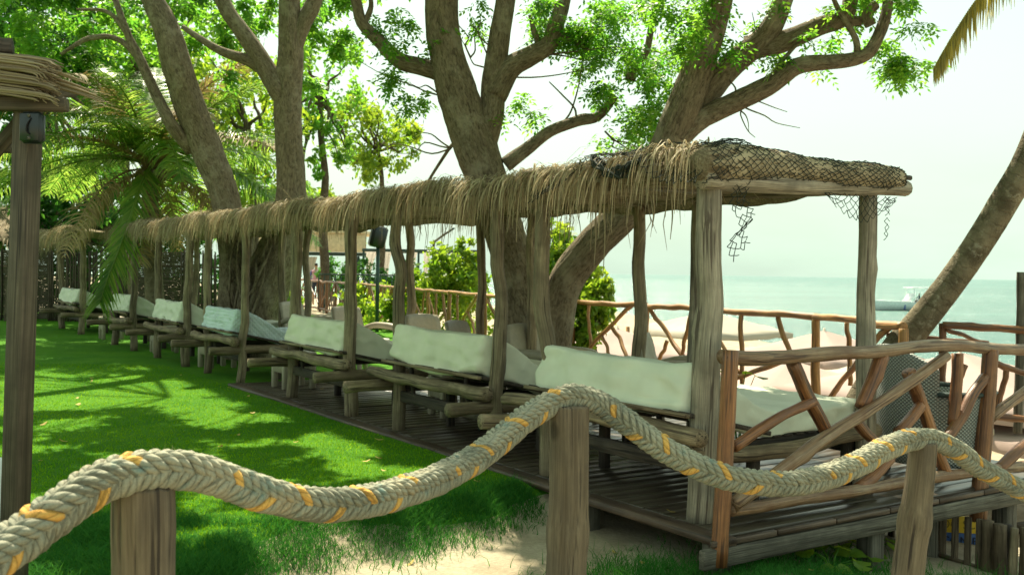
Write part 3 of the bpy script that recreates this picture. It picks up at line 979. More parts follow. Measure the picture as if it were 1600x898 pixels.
# ================================================================== daybeds
def interp_path(pts, l):
    pts = np.asarray(pts, float)
    L = np.concatenate([[0], np.cumsum(np.linalg.norm(np.diff(pts, axis=0), axis=1))]); L /= L[-1]
    return np.stack([np.interp(l, L, pts[:, k]) for k in range(pts.shape[1])], -1)
def cover_mesh(W, seed, back_top=1.0, flat_z=.69, length=1.66, bow=.0):
    """a padded mattress cover: local x = v (to the sea), y = s along the row"""
    hinge = .62
    top = spline(np.array([(-.03, back_top), (.26, back_top - .135), (hinge, flat_z + .03), (hinge + .3, flat_z), (length, flat_z + .015)]), 8)
    bot = spline(np.array([(-.12, back_top - .34), (.28, back_top - .43), (hinge, .47), (hinge + .3, .462), (length + .01, .455)]), 8)
    nl, ns, nb = 46, 44, 16
    def box_pts():
        faces, V, key = [], [], {}
        def vid(i, j, k):
            t = (i, j, k)
            if t not in key:
                key[t] = len(V); V.append(t)
            return key[t]
        for i in range(nl):
            for j in range(ns):
                faces.append((vid(i, j, nb), vid(i + 1, j, nb), vid(i + 1, j + 1, nb), vid(i, j + 1, nb)))
                faces.append((vid(i, j, 0), vid(i, j + 1, 0), vid(i + 1, j + 1, 0), vid(i + 1, j, 0)))
        for i in range(nl):
            for k in range(nb):
                faces.append((vid(i, 0, k), vid(i + 1, 0, k), vid(i + 1, 0, k + 1), vid(i, 0, k + 1)))
                faces.append((vid(i, ns, k), vid(i, ns, k + 1), vid(i + 1, ns, k + 1), vid(i + 1, ns, k)))
        for j in range(ns):
            for k in range(nb):
                faces.append((vid(0, j, k), vid(0, j, k + 1), vid(0, j + 1, k + 1), vid(0, j + 1, k)))
                faces.append((vid(nl, j, k), vid(nl, j + 1, k), vid(nl, j + 1, k + 1), vid(nl, j, k + 1)))
        return np.array(V, float), np.array(faces)
    I, F = box_pts()
    l, a, b = I[:, 0] / nl, I[:, 1] / ns, I[:, 2] / nb
    Lm, Wm, Bm, rr = 1.8, W, .22, .038
    q = np.stack([l * Lm, a * W, b * Bm], -1)
    ext = np.array([Lm, W, Bm])
    inner = np.clip(q, rr, ext - rr)
    d = q - inner
    nrm = np.linalg.norm(d, axis=1)[:, None]
    q = np.where(nrm > 1e-9, inner + d / np.maximum(nrm, 1e-9) * np.minimum(nrm, rr), q)
    l, a, b = q[:, 0] / Lm, q[:, 1] / W, q[:, 2] / Bm
    T, B = interp_path(top, l), interp_path(bot, l)
    pvz = B + (T - B) * b[:, None]
    V = np.stack([pvz[:, 0], a * W, pvz[:, 1]], -1)
    sd_ = seed * 13.7
    for i in range(len(V)):
        x, y, z = V[i]
        big = mnoise.noise(Vector((x * 1.8 + sd_, y * 1.8, z * 2)))
        fold = 1 - abs(mnoise.noise(Vector((x * 5 + sd_, y * 3.2 + z * 4, z * 5.5 - y * 1.5))) * 2.2)
        fold2 = 1 - abs(mnoise.noise(Vector((x * 9 - z * 6, y * 7 + sd_, z * 7))) * 2.2)
        am = .013 if l[i] < .03 or a[i] < .02 or a[i] > .98 else .008
        dv = fold * am + fold2 * am * .5
        if l[i] < .06:                                   # the back panel
            swag = math.sin((b[i] * 2.6 + 1.5 * (2 * a[i] - 1) ** 2 + .5 * big + sd_) * 2 * PI)
            V[i, 0] -= dv * 1.2 + .007 * swag * math.sin(min(1, b[i]) * PI)
            V[i, 2] += big * .03 + (.02 * math.sin(y * 3.1 + sd_) if b[i] < .2 else 0) - .05 * math.sin(a[i] * PI) * (b[i] < .5) * .6 - .03 * math.sin(a[i] * PI) * b[i]
        elif a[i] < .03:
            V[i, 1] -= dv * 1.3 + .006 * math.sin((x * 4.2 + z * 5.5 + big) * PI * 2) * math.sin(b[i] * PI)
            V[i, 2] += (big * .05 - .02) * (b[i] < .3)
        elif a[i] > .97:
            V[i, 1] += dv * 1.3
            V[i, 2] += (big * .05 - .02) * (b[i] < .3)
        else:
            V[i, 2] += dv + big * .015
    return np_mesh('mattress_cover', V, [F], smooth=True)
BED_LABELS = [
    'nearest daybed, wide cream-covered mattress with raised head beside the railing corner',
    'second daybed from the railing, cream cover, in front of the big forked tree',
    'third daybed from the railing, cream cover with a sunlit patch',
    'fourth daybed, its pale blue quilted cover hanging down the side',
    'fifth daybed, pale cover, standing on the lawn past the quilted one',
    'sixth daybed, pale cover, last under the long pergola beside the coconut palm',
    'farthest daybed, small pale cover under the separate shelter by the reed fence']
for i, (s0, s1) in enumerate(BEDS + [(19.3, 21.5)]):
    W = s1 - s0
    bed = thing('daybed', BED_LABELS[i], 'daybed', SV(s0, 0), ROWZ, 'log daybeds in a row')
    # local: x = v, y = s
    for s in (-.02, W + .06):
        a, b = (-.50 if s > 0 else -.10 if i == 0 else -.42, s, .41), (1.72, s + .03, .42)
        log('cross_log', a, b, .056, .05, M['log'], bed, amp=.012, bump=.08, knots=4)
    log('head_log', (-.115, -.12, .525), (-.125, W + .30, .525), .058, .05, M['log'], bed, amp=.012, bump=.08, knots=5)
    for s in (.06, W - .06):
        m = MB(); m.box((.86, s, .40), (1.66, .04, .09), ch=.005); m.build('side_board', M['logdark'], bed, False)
    m = MB(); m.box((.0, W / 2, .32), (.04, W + .05, .10), ch=.005); m.build('cross_board', M['logdark'], bed, False)
    m = MB(); m.box((1.62, W / 2, .30), (.04, W, .10), ch=.005); m.build('cross_board', M['logdark'], bed, False)
    # the hinged back board, its edge strip and prop
    ang = math.atan2(-.16, .72)
    Mr = np.array(Matrix.Rotation(R_(13), 3, 'Y'))
    m = MB(); m.box((.25, W / 2, .568), (.76, W + .02, .03), Mr, ch=.005); m.build('back_board', M['logdark'], bed, False)
    m = MB(); m.box((-.135, W / 2, .648), (.045, W + .04, .028), Mr, ch=.005); m.build('edge_strip', M['log'], bed, False)
    for s in (.35, W - .35):
        log('prop', (.0, s, .33), (-.03, s, .61), .02, .02, M['logdark'], bed, amp=.003)
    for s in (.08, W - .08):
        for x in (.55, 1.5):
            m = MB(); m.box((x, s, .2), (.07, .07, .42), ch=.006); m.build('leg', M['logdark'], bed, False)
    for k in range(9):
        m = MB(); m.box((.72 + k * .115, W / 2, .452), (.08, W - .06, .016), ch=.003); m.build('slat', M['logdark'], bed, False)
    cm = cover_mesh(W - .10, i + 1, .99 + rng.uniform(-.02, .03), .615, 1.66)
    link('mattress_cover', cm, M['quilt'] if i == 3 else (M['cover'] if i in (1, 2) else M['cover2']), bed, loc=(0, .05, 0))

# ================================================================== rope barrier
def rope_mats():
    m, t = mat_new('rope_yarn')
    r = attr(t, 'rnd').outputs['Fac']
    v = attr(t, 'tc').outputs['Vector']
    sep = t.nodes.new('ShaderNodeSeparateXYZ'); t.links.new(v, sep.inputs[0])
    # the twist of the yarns within a strand
    tw = mathn(t, 'FRACT', mathn(t, 'ADD', mathn(t, 'MULTIPLY', sep.outputs[2], 44.0), mathn(t, 'MULTIPLY', sep.outputs[0], .4775)))
    yarn = mathn(t, 'PINGPONG', tw, .5)
    yarn = mathn(t, 'POWER', mathn(t, 'MULTIPLY', yarn, 2.0), .6)
    geo = t.nodes.new('ShaderNodeTexCoord').outputs['Object']
    fib = noise(t, mapping(t, v, (1, 1, 1)), 5.0, 5, .7)
    big = noise(t, geo, 5, 4, .6)
    fine = noise(t, geo, 210, 3, .7)
    grey = mixc(t, ramp(t, big, [(.35, 0), (.65, 1)]), (.20, .20, .15), (.30, .285, .21))
    grey = mixc(t, ramp(t, noise(t, geo, 13, 3), [(.62, 0), (.72, .55)]), grey, (.10, .20, .19))
    grey = mixc(t, ramp(t, noise(t, geo, 8, 3), [(.58, 0), (.70, .5)]), grey, (.36, .28, .17))
    org = mixc(t, ramp(t, big, [(.3, 0), (.7, 1)]), (.50, .27, .07), (.60, .36, .10))
    col = mixc(t, ramp(t, r, [(.70, 0), (.80, 1)]), grey, org)
    col = mixc(t, .75, col, ramp(t, yarn, [(.0, .55), (.5, 1.1)]), 'MULTIPLY')
    col = mixc(t, .6, col, ramp(t, fine, [(.3, .7), (.7, 1.3)]), 'MULTIPLY')
    h = mathn(t, 'ADD', yarn, mathn(t, 'MULTIPLY', fine, .5))
    finish(t, col, .9, bumpn(t, h, .8, .005), .15)
    return m
M['rope'] = rope_mats()
RP = [(-120, 935, 1.62), (-40, 890, 1.70), (30, 843, 1.78), (100, 790, 1.85), (170, 748, 1.92), (255, 731, 1.99), (330, 743, 2.07), (400, 768, 2.16), (480, 786, 2.26), (560, 784, 2.38),
      (640, 764, 2.56), (700, 740, 2.74), (760, 704, 2.94), (820, 655, 3.10), (882, 620, 3.20), (935, 628, 3.22), (985, 664, 3.18), (1040, 702, 3.15), (1100, 733, 3.12), (1160, 750, 3.12),
      (1220, 755, 3.16), (1280, 747, 3.24), (1340, 724, 3.40), (1390, 697, 3.56), (1440, 684, 3.70), (1482, 696, 3.78), (1530, 730, 3.85), (1580, 757, 3.92), (1640, 785, 4.02), (1720, 800, 4.15)]
rp = np.array([P(a, b, c) for a, b, c in RP])
rope_pts = spline(rp, 24)
Lr = np.concatenate([[0], np.cumsum(np.linalg.norm(np.diff(rope_pts, axis=0), axis=1))])
NS = int(Lr[-1] / .0042)
lr = np.linspace(0, Lr[-1], NS)
rc = np.stack([np.interp(lr, Lr, rope_pts[:, k]) for k in range(3)], -1)
for _ in range(30):
    rc[1:-1] = (rc[:-2] + rc[1:-1] * 2 + rc[2:]) / 4
T_ = np.gradient(rc, axis=0); T_ /= np.linalg.norm(T_, axis=1)[:, None]
X_ = np.cross(T_, np.array([0, 0, 1.0])); X_ /= np.linalg.norm(X_, axis=1)[:, None]
Y_ = np.cross(X_, T_)
rope = thing('rope', 'thick grey-green plaited rope with orange flecks draped over the short posts', 'rope', rp[5])
ri = InWorld(rope)
PITCHR, RR0, AMP, SR = .198, .0258, .0078, .0104
ang0 = R_(42)
om = 2 * PI / PITCHR
for dirn in (1, -1):
    for pair in (0, 1, 2, 3):
        for side in (-1, 1):
            off = side * .0118
            l2 = lr + off
            phi = dirn * (om * l2 + pair * PI / 2)
            rad = RR0 - dirn * AMP * np.cos(2 * phi)
            wob = .0012 * np.sin(lr * 61 + pair * 2 + dirn) + .001 * np.sin(lr * 37 + side)
            th = phi + ang0
            pts = rc + X_ * (np.cos(th) * (rad + wob))[:, None] + Y_ * (np.sin(th) * (rad + wob))[:, None]
            # orange flecks where this pair shows on top
            col = np.full(NS, .3)
            if side > 0 and pair == (0 if dirn > 0 else 3):
                col[(-dirn * np.cos(2 * phi) > .0) & (np.floor(l2 / PITCHR + pair * .25 + .5 * (dirn > 0)).astype(int) % 4 != 3)] = .95
            m = MB()
            m.tube(pts, SR * (1 + .05 * np.sin(lr * 90 + pair)), 10, 0, 0)
            m.C[-1] = np.concatenate([np.repeat(col, 10), [.3, .3]])
            tc = m.T[-1]
            L = np.concatenate([[0], np.cumsum(np.linalg.norm(np.diff(pts, axis=0), axis=1))])
            aa = np.tile(np.arange(10) / 10 * 2 * PI, NS)
            tc[:NS * 10] = np.stack([aa, np.zeros(NS * 10), np.repeat(L, 10)], -1)
            ri.mb(m, 'strand', M['rope'])
# a soft core so that no light shows through, and frayed fibres
m = MB(); m.tube(rc[::6], .0225, 10); m.C[-1][:] = .3
ri.mb(m, 'core', M['rope'])
n = 15000
k = rng.integers(5, NS - 5, n)
th = rng.uniform(0, 2 * PI, n); th = np.where(rng.uniform(0, 1, n) < .5, rng.normal(-PI / 2, .7, n), th)
nr = X_[k] * np.cos(th)[:, None] + Y_[k] * np.sin(th)[:, None]
base = rc[k] + nr * rng.uniform(.031, .039, n)[:, None]
d = nr * rng.uniform(.3, 1, n)[:, None] + T_[k] * rng.normal(0, 1.2, n)[:, None] + rng.normal(0, .3, (n, 3))
d /= np.linalg.norm(d, axis=1)[:, None]
V, Q, mm = strand_batch(base, d, rng.uniform(.004, .014, n), np.full(n, .0006), rng.uniform(0, .8, n), 2)
M['fibre'] = leaf('rope_fibre', (.30, .25, .17), (.42, .37, .26), (.35, .3, .2), (.5, .45, .3), .3, .9)
ri.mesh('fibres', np_mesh('fibres', V, [Q], rnd=np.repeat(rng.uniform(0, 1, n), mm)), M['fibre'], kind='stuff')

def stump(px, py, y, rtop, rbot, label, z0=-.35, lean=(0, 0), knot=None):
    c = P(px, py, y)
    t = thing('rope_post', label, 'post', (c[0] + lean[0], c[1] + lean[1], z0), group='short posts carrying the rope')
    top = np.array([0, 0, c[2] - z0]) - np.array([lean[0], lean[1], 0])
    n = 34
    m = MB()
    zz = np.linspace(0, 1, n)[:, None]
    pts = np.array([0, 0, 0]) * (1 - zz) + top * zz
    pts[:, 0] += .006 * np.sin(zz[:, 0] * 7 + px)
    rad = rbot + (rtop - rbot) * zz[:, 0]
    if knot:
        for kz, ka in knot:
            rad = rad * (1 + ka * np.exp(-((pts[:, 2] - (top[2] - kz)) / .045) ** 2))
    rad = np.concatenate([rad, [rad[-1] * .985, rad[-1] * .9]])
    pts = np.vstack([pts, pts[-1] + [0, 0, .006], pts[-1] + [0, 0, .010]])
    m.tube(pts, rad, 24, .022, 2)
    m.build('stake', M['stump'], t)
    return t
def stump_mat():
    m, t = mat_new('rope_post_wood')
    v = attr(t, 'tc').outputs['Vector']
    g = noise(t, mapping(t, v, (1, 1, .05)), 34, 5, .65, .5)
    fine = noise(t, mapping(t, v, (1, 1, .018)), 170, 3, .6)
    crack = noise(t, mapping(t, v, (1, 1, .03)), 55, 3, .5, .25)
    blot = noise(t, mapping(t, v, (1, 1, .5)), 7, 5, .65)
    vo = t.nodes.new('ShaderNodeTexVoronoi'); vo.inputs['Scale'].default_value = 5.5
    t.links.new(mapping(t, v, (1, 1, .75)), vo.inputs['Vector'])
    kn = ramp(t, vo.outputs['Distance'], [(.0, 1), (.09, .9), (.16, 0)])
    col = mixc(t, ramp(t, g, [(.34, 0), (.66, 1)]), (.115, .085, .053), (.215, .17, .113))
    col = mixc(t, ramp(t, blot, [(.42, 0), (.66, .75)]), col, (.095, .075, .055))
    col = mixc(t, ramp(t, crack, [(.60, 0), (.67, .9)]), col, (.035, .026, .02))
    col = mixc(t, kn, col, (.06, .045, .032))
    col = mixc(t, .6, col, ramp(t, fine, [(.3, .6), (.7, 1.35)]), 'MULTIPLY')
    h = mathn(t, 'SUBTRACT', mathn(t, 'ADD', mathn(t, 'MULTIPLY', fine, .4), g), mathn(t, 'MULTIPLY', ramp(t, crack, [(.58, 0), (.67, 1)]), .9))
    finish(t, col, .82, bumpn(t, h, .55, .010), .25)
    return m
M['stump'] = stump_mat()
stump(222, 764, 1.99, .060, .066, 'short weathered post under the rope at the lower left, nearest the camera', knot=[(.07, .03)])
stump(888, 637, 3.20, .0635, .070, 'tall weathered post in the middle holding up the highest arch of rope', knot=[(.40, .10)])
stump(1440, 694, 3.70, .050, .072, 'knobbly pale post at the right under the second arch of rope', lean=(-.09, 0), knot=[(.285, .17)])

# ================================================================== railings
near_rail = thing('branch_railing', 'near varnished branch railing with crooked braces along the deck end', 'railing', SV(DECK_S0, -.05))
nr_ = InWorld(near_rail)
NRA, NRB = P(1131, 840, 5.72), P(1600, 740, 7.62)
def ND(px):
    """depth of the near railing's plane at a photo column"""
    k = (px - 800) / FPX
    a, d = np.array(NRA), np.array(NRB) - np.array(NRA)
    t = (k * a[1] - a[0]) / (d[0] - k * d[1])
    return a[1] + d[1] * t
def nrail(name, pts, wpx, mat, dy=0.0, taper=.9, bump=.08, knots=3):
    w3 = []
    for (px, py) in pts:
        w3.append(P(px, py, ND(px) + dy))
    w3 = np.array(w3)
    if len(w3) == 2:
        w3 = wobble(w3[0], w3[1], 6, .006)
    yy_ = w3[:, 1].mean()
    r = wpx / 2 / FPX * yy_
    m = MB(); m.tube(w3, np.linspace(r, r * taper, len(w3)), 14, bump, knots, sub=5)
    return nr_.mb(m, name, mat)
nrail('corner_post', [(1141, 547), (1137, 640), (1131, 750), (1122, 884)], 26, M['red'], -.03, 1.0, .03, 2)
nrail('top_rail', [(1128, 557), (1180, 560), (1235, 557), (1300, 552), (1370, 549), (1440, 541), (1500, 540), (1560, 545), (1640, 547)], 21, M['redgrey'], 0, .95, .06, 10)
nrail('bottom_rail', [(1138, 796), (1190, 790), (1240, 780), (1300, 772), (1350, 764), (1420, 752), (1470, 744), (1540, 735), (1640, 722)], 19, M['redgrey'], 0, .95, .07, 9)
nrail('brace', [(1240, 566), (1258, 612), (1276, 645), (1296, 684)], 23, M['red'], .02)
nrail('brace', [(1146, 698), (1185, 672), (1225, 648), (1272, 626)], 18, M['red'], -.02)
nrail('brace', [(1146, 788), (1186, 760), (1232, 726), (1290, 683), (1350, 645), (1415, 602), (1478, 556)], 22, M['redgrey'], -.05, .85)
nrail('brace', [(1378, 556), (1362, 598), (1345, 636)], 24, M['red'], .03)
nrail('brace', [(1336, 655), (1352, 675), (1378, 697), (1392, 716)], 18, M['red'], .04)
nrail('brace', [(1340, 764), (1368, 742), (1392, 716)], 17, M['red'], .03)
nrail('brace', [(1420, 580), (1432, 612), (1446, 648), (1462, 700), (1481, 744)], 21, M['red'], .03)
nrail('brace', [(1438, 634), (1424, 652), (1404, 676)], 20, M['red'], .0)
nrail('spindle', [(1497, 552), (1494, 610), (1489, 664)], 18, M['red'], .02)
nrail('brace', [(1538, 590), (1518, 618), (1500, 655), (1478, 686)], 18, M['red'], -.03)
nrail('rail_post', [(1548, 546), (1544, 600), (1537, 690), (1527, 814)], 25, M['red'], -.03, 1.0, .03)
nrail('brace', [(1640, 592), (1596, 616), (1548, 652)], 18, M['redgrey'], 0)
nrail('brace', [(1640, 668), (1598, 698), (1556, 736)], 18, M['red'], 0)

sea_rail = thing('branch_railing', 'long honey-coloured branch railing along the sea edge of the deck', 'railing', RA)
sr_ = InWorld(sea_rail)
SEAR = [G(a, b, 1.09) for a, b in ((1412, 506), (1330, 496), (1230, 489.5), (1130, 483), (1030, 476), (930, 470), (835, 464), (740, 458), (640, 450), (570, 443.5), (500, 438), (430, 434))]
SEAR = np.array(SEAR)
SL = np.concatenate([[0], np.cumsum(np.linalg.norm(np.diff(SEAR[:, :2], axis=0), axis=1))])
def SR(l, z):
    return np.array([np.interp(l, SL, SEAR[:, 0]), np.interp(l, SL, SEAR[:, 1]), z])
l = 0.0
k = 0
bays = []
while l < SL[-1] - .5:
    L2 = min(1.75 + .35 * math.sin(k * 2.3), SL[-1] - l)
    bays.append((l, l + L2)); l += L2; k += 1
for i, (a, b) in enumerate(bays):
    mt = M['honey'] if b < 26 else M['red']
    q = 12 if i < 8 else 8
    sr_.log('top_rail', SR(a - .04, 1.07), SR(b + .04, 1.07), .040, .036, mt, amp=.008, knots=4, seg=q)
    sr_.log('bottom_rail', SR(a, .07), SR(b, .07), .038, .034, mt, amp=.008, seg=q)
    sr_.log('rail_post', SR(a, -.05), SR(a, 1.05), .05, .045, mt, amp=.006, seg=q)
    L2 = b - a
    f = i % 3
    if f == 0:
        sr_.log('brace', SR(a + L2 * .18, 1.04), SR(b - .1, .12), .032, .028, mt, amp=.012, seg=q)
        sr_.log('brace', SR(a + L2 * .42, .72), SR(a + L2 * .12, .12), .03, .026, mt, amp=.012, seg=q)
        sr_.log('spindle', SR(a + L2 * .74, 1.04), SR(a + L2 * .70, .40), .026, .024, mt, amp=.006, seg=q)
        sr_.log('brace', SR(a + L2 * .55, .58), SR(a + L2 * .42, .12), .026, .024, mt, amp=.008, seg=q)
    elif f == 1:
        sr_.log('brace', SR(a + L2 * .30, 1.04), SR(a + L2 * .05, .12), .03, .028, mt, amp=.012, seg=q)
        sr_.log('brace', SR(a + L2 * .22, .60), SR(b - L2 * .12, .12), .032, .028, mt, amp=.012, seg=q)
        sr_.log('spindle', SR(a + L2 * .62, 1.04), SR(a + L2 * .60, .12), .03, .026, mt, amp=.006, seg=q)
        sr_.log('brace', SR(b - L2 * .06, .9), SR(a + L2 * .62, .35), .026, .022, mt, amp=.008, seg=q)
    else:
        sr_.log('brace', SR(a + .06, .14), SR(b - .10, 1.03), .034, .03, mt, amp=.012, seg=q)
        sr_.log('brace', SR(a + L2 * .20, 1.04), SR(a + L2 * .36, .42), .028, .026, mt, amp=.01, seg=q)
        sr_.log('brace', SR(a + L2 * .62, .62), SR(a + L2 * .80, .12), .028, .024, mt, amp=.01, seg=q)
# the outer corner beyond the leaning palm
corner = thing('branch_railing', 'dark railing with a thick top log at the right beyond the leaning palm trunk', 'railing', G(1596, 672, 0))
cr_ = InWorld(corner)
def crl(name, a, b, r, mat=M['red'], **k):
    return cr_.log(name, P(*a), P(*b), r, r * .93, mat, **k)
crl('top_rail', (1473, 508, 8.9), (1640, 518, 8.6), .035, amp=.004)
crl('mid_rail', (1385, 522, 9.4), (1545, 536, 9.2), .024, amp=.004)
crl('brace', (1480, 514, 8.9), (1532, 535, 9.0), .02, amp=.003)
crl('rail_post', (1597, 425, 8.7), (1590, 676, 8.75), .042, M['grey'], amp=.004)
crl('brace', (1552, 566, 8.2), (1620, 590, 8.2), .026, amp=.004)
crl('brace', (1576, 570, 8.4), (1552, 652, 8.4), .026, amp=.004)
crl('brace', (1508, 570, 8.6), (1468, 640, 8.6), .028, amp=.006)
crl('bottom_rail', (1458, 640, 8.6), (1640, 660, 8.6), .034, amp=.006)
crl('rail_post', (1473, 505, 8.95), (1470, 668, 8.95), .034, amp=.006)

# ================================================================== seats
M['resin'] = plain('taupe_resin', (.30, .26, .19), .5, .4, 20, .12, .15, bscale=160)
M['resin_lt'] = plain('cream_cushion', (.62, .60, .52), .8, .2)
def armchair():
    t = thing('resin_armchair', 'x', 'chair', (0, 0, 0), 0, 'taupe resin armchairs on the deck')
    # faces +x (to the sea); 0.6 wide
    m = MB(); m.box((.03, 0, .40), (.52, .50, .05), ch=.015); m.build('seat', M['resin'], t, False)
    # gently curved backrest of panels
    m = MB()
    ny, nz = 9, 8
    V, Q = [], []
    for f in (0, 1):
        for i in range(nz):
            for j in range(ny):
                y = (j / (ny - 1) - .5) * 2; z = i / (nz - 1)
                V.append((-.24 - .14 * z - .035 * y * y * -1 - .028 * f - .006 * (i % 4 == 0), y * (.25 - .015 * z) * (1 - .06 * (z > .95)), .40 + .50 * z - .02 * y * y * (z > .9)))
    N = ny * nz
    for i in range(nz - 1):
        for j in range(ny - 1):
            a = i * ny + j
            Q += [(a, a + 1, a + ny + 1, a + ny), (N + a, N + a + ny, N + a + ny + 1, N + a + 1)]
    rim = [j for j in range(ny)] + [i * ny + ny - 1 for i in range(1, nz)] + [(nz - 1) * ny + j for j in range(ny - 2, -1, -1)] + [i * ny for i in range(nz - 2, 0, -1)]
    Q += [(rim[a], rim[a] + N, rim[(a + 1) % len(rim)] + N, rim[(a + 1) % len(rim)]) for a in range(len(rim))]
    m.add(np.array(V), Q); m.build('backrest', M['resin'], t)
    for s in (-1, 1):
        m = MB()
        m.tube(np.array([(-.27, s * .27, .60), (-.1, s * .29, .645), (.12, s * .30, .645), (.25, s * .30, .625), (.285, s * .30, .57), (.275, s * .295, .3), (.29, s * .29, .0)]), [.03, .034, .036, .036, .033, .029, .027], 10, sub=4, flat=1.25)
        m.build('armrest', M['resin'], t)
        m = MB(); m.box((-.25, s * .25, .21), (.06, .05, .42), np.array(Matrix.Rotation(R_(-6), 3, 'Y')), ch=.01); m.build('leg', M['resin'], t, False)
        m = MB(); m.box((.0, s * .262, .36), (.5, .03, .07), ch=.008); m.build('apron', M['resin'], t, False)
    m = MB(); m.box((.05, 0, .455), (.46, .46, .07), ch=.03); m.build('cushion', M['resin_lt'], t)
    return t
ch0 = armchair()
CH = [(692, 480, 12.0, -10, 'taupe resin armchair between the second and third daybeds, left of the big trunk'),
      (568, 470, 14.2, -4, 'taupe resin armchair in front of the far speaker pole'),
      (484, 465, 16.0, 4, 'taupe resin armchair below the person at the far railing'),
      (765, 517, 10.6, 8, 'taupe resin armchair half hidden at the left foot of the big trunk'),
      (862, 514, 10.0, -6, 'taupe resin armchair behind the nearest daybed, right of the big trunk'),
      (1072, 520, 9.0, 10, 'taupe resin armchair behind the thick near pergola post'),
      (425, 474, 17.5, 0, 'taupe resin armchair beside the left tree foot')]
for i, (px, py, y, rz, lab) in enumerate(CH):
    c = P(px, py, y)
    loc = (c[0], c[1], 0.0)
    ch0.scale = (1.12, 1.12, 1.08)
    if i == 0:
        ch0['label'] = lab; ch0.location = loc; ch0.rotation_euler = (0, 0, R_(-35 + rz))
    else:
        copy_thing(ch0, lab, loc, R_(-35 + rz * 1.5))
# small resin side tables under and between the beds
def side_table():
    t = thing('side_table', 'x', 'table', (0, 0, 0), 0, 'small resin side tables among the daybeds')
    m = MB(); m.box((0, 0, .44), (.44, .44, .04), ch=.012); m.build('table_top', M['resin'], t, False)
    for sx in (-1, 1):
        for sy in (-1, 1):
            m = MB(); m.box((sx * .18, sy * .18, .21), (.07, .07, .42), ch=.012); m.build('leg', M['resin'], t, False)
        m = MB(); m.box((sx * .19, 0, .30), (.03, .32, .2), ch=.008); m.build('side_panel', M['resin'], t, False)
    return t
st0 = side_table()
ST = [(SV(7.55, .35), 'small taupe side table between the third and the quilted daybed'), (SV(10.5, .3), 'small taupe side table between the quilted and fifth daybeds'),
      (SV(13.5, .3), 'small taupe side table between the fifth and sixth daybeds'), (SV(17.2, .2), 'small taupe side table beyond the sixth daybed by the palm'),
      (SV(4.5, .9), 'small dark side table between the second and third daybeds')]
for i, (p, lab) in enumerate(ST):
    if i == 0:
        st0['label'] = lab; st0.location = p; st0.rotation_euler = (0, 0, ROWZ)
    else:
        copy_thing(st0, lab, p, ROWZ + rng.normal(0, .1))
# wicker chairs by the near railing
def wicker():
    m, t = mat_new('dark_wicker')
    v = attr(t, 'tc').outputs['Vector']
    sep = t.nodes.new('ShaderNodeSeparateXYZ'); t.links.new(v, sep.inputs[0])
    S = 75.0
    a = mathn(t, 'SINE', mathn(t, 'MULTIPLY', sep.outputs[0], S * PI)); b = mathn(t, 'SINE', mathn(t, 'MULTIPLY', sep.outputs[2], S * PI))
    wv = mathn(t, 'MULTIPLY', a, b)
    col = mixc(t, ramp(t, wv, [(.0, 0), (.55, 1)]), (.17, .18, .165), (.44, .45, .41))
    finish(t, col, .5, bumpn(t, wv, .8, .006), .4)
    return m
M['wicker'] = wicker()
M['dark_paint'] = plain('dark_green_paint', (.04, .06, .055), .5)
def wicker_chair(label, loc, rz):
    t = thing('wicker_chair', label, 'chair', loc, rz, 'dark wicker chairs by the near railing')
    t.scale = (1.1, 1.1, 1.0)
    # wraparound shell, open towards +x
    def shell(a0, a1, z0, zf, rx=.36, ry=.36, th=.05, na=30, nz=12, flare=.10):
        V, T, Q = [], [], []
        for f in (0, 1):
            for i in range(nz):
                for j in range(na):
                    a = a0 + (a1 - a0) * j / (na - 1); zt = zf(a); k = i / (nz - 1)
                    r = 1 + flare * k - (th / .36) * f
                    z = z0 + (zt - z0) * k
                    V.append((math.cos(a) * rx * r, math.sin(a) * ry * r, z)); T.append((a * rx, f, z))
        N = na * nz
        for i in range(nz - 1):
            for j in range(na - 1):
                q = i * na + j
                Q += [(q, q + 1, q + na + 1, q + na), (N + q, N + q + na, N + q + na + 1, N + q + 1)]
        rim = list(range(na)) + [i * na + na - 1 for i in range(1, nz)] + [(nz - 1) * na + j for j in range(na - 2, -1, -1)] + [i * na for i in range(nz - 2, 0, -1)]
        Q += [(rim[a], rim[a] + N, rim[(a + 1) % len(rim)] + N, rim[(a + 1) % len(rim)]) for a in range(len(rim))]
        m = MB(); m.add(np.array(V), Q, tc=np.array(T)); return m
    shell(R_(120), R_(240), .12, lambda a: .62 + .38 * math.cos((a - PI) * .7) ** 2, nz=16).build('backrest', M['wicker'], t)
    for s in (-1, 1):
        a0, a1 = (R_(35), R_(122)) if s > 0 else (R_(238), R_(325))
        shell(a0, a1, .12, lambda a: .64, nz=12, flare=.06).build('side', M['wicker'], t)
        m = MB(); m.tube(np.array([(math.cos(a) * .37, math.sin(a) * .37, .655) for a in np.linspace(a0, a1, 9)]), .035, 8, flat=.6, sub=2); m.build('armrest', M['dark_paint'], t)
    m = MB(); m.box((.02, 0, .36), (.56, .54, .10), ch=.04); m.build('cushion', M['resin'], t)
    for a in (45, 135, 225, 315):
        m = MB(); m.box((math.cos(R_(a)) * .3, math.sin(R_(a)) * .3, .065), (.04, .04, .13), ch=.005); m.build('leg', M['dark_paint'], t, False)
    return t
c = P(1458, 660, 7.62); wicker_chair('dark wicker armchair with a high back behind the crooked railing braces', (c[0], c[1], 0), R_(12))
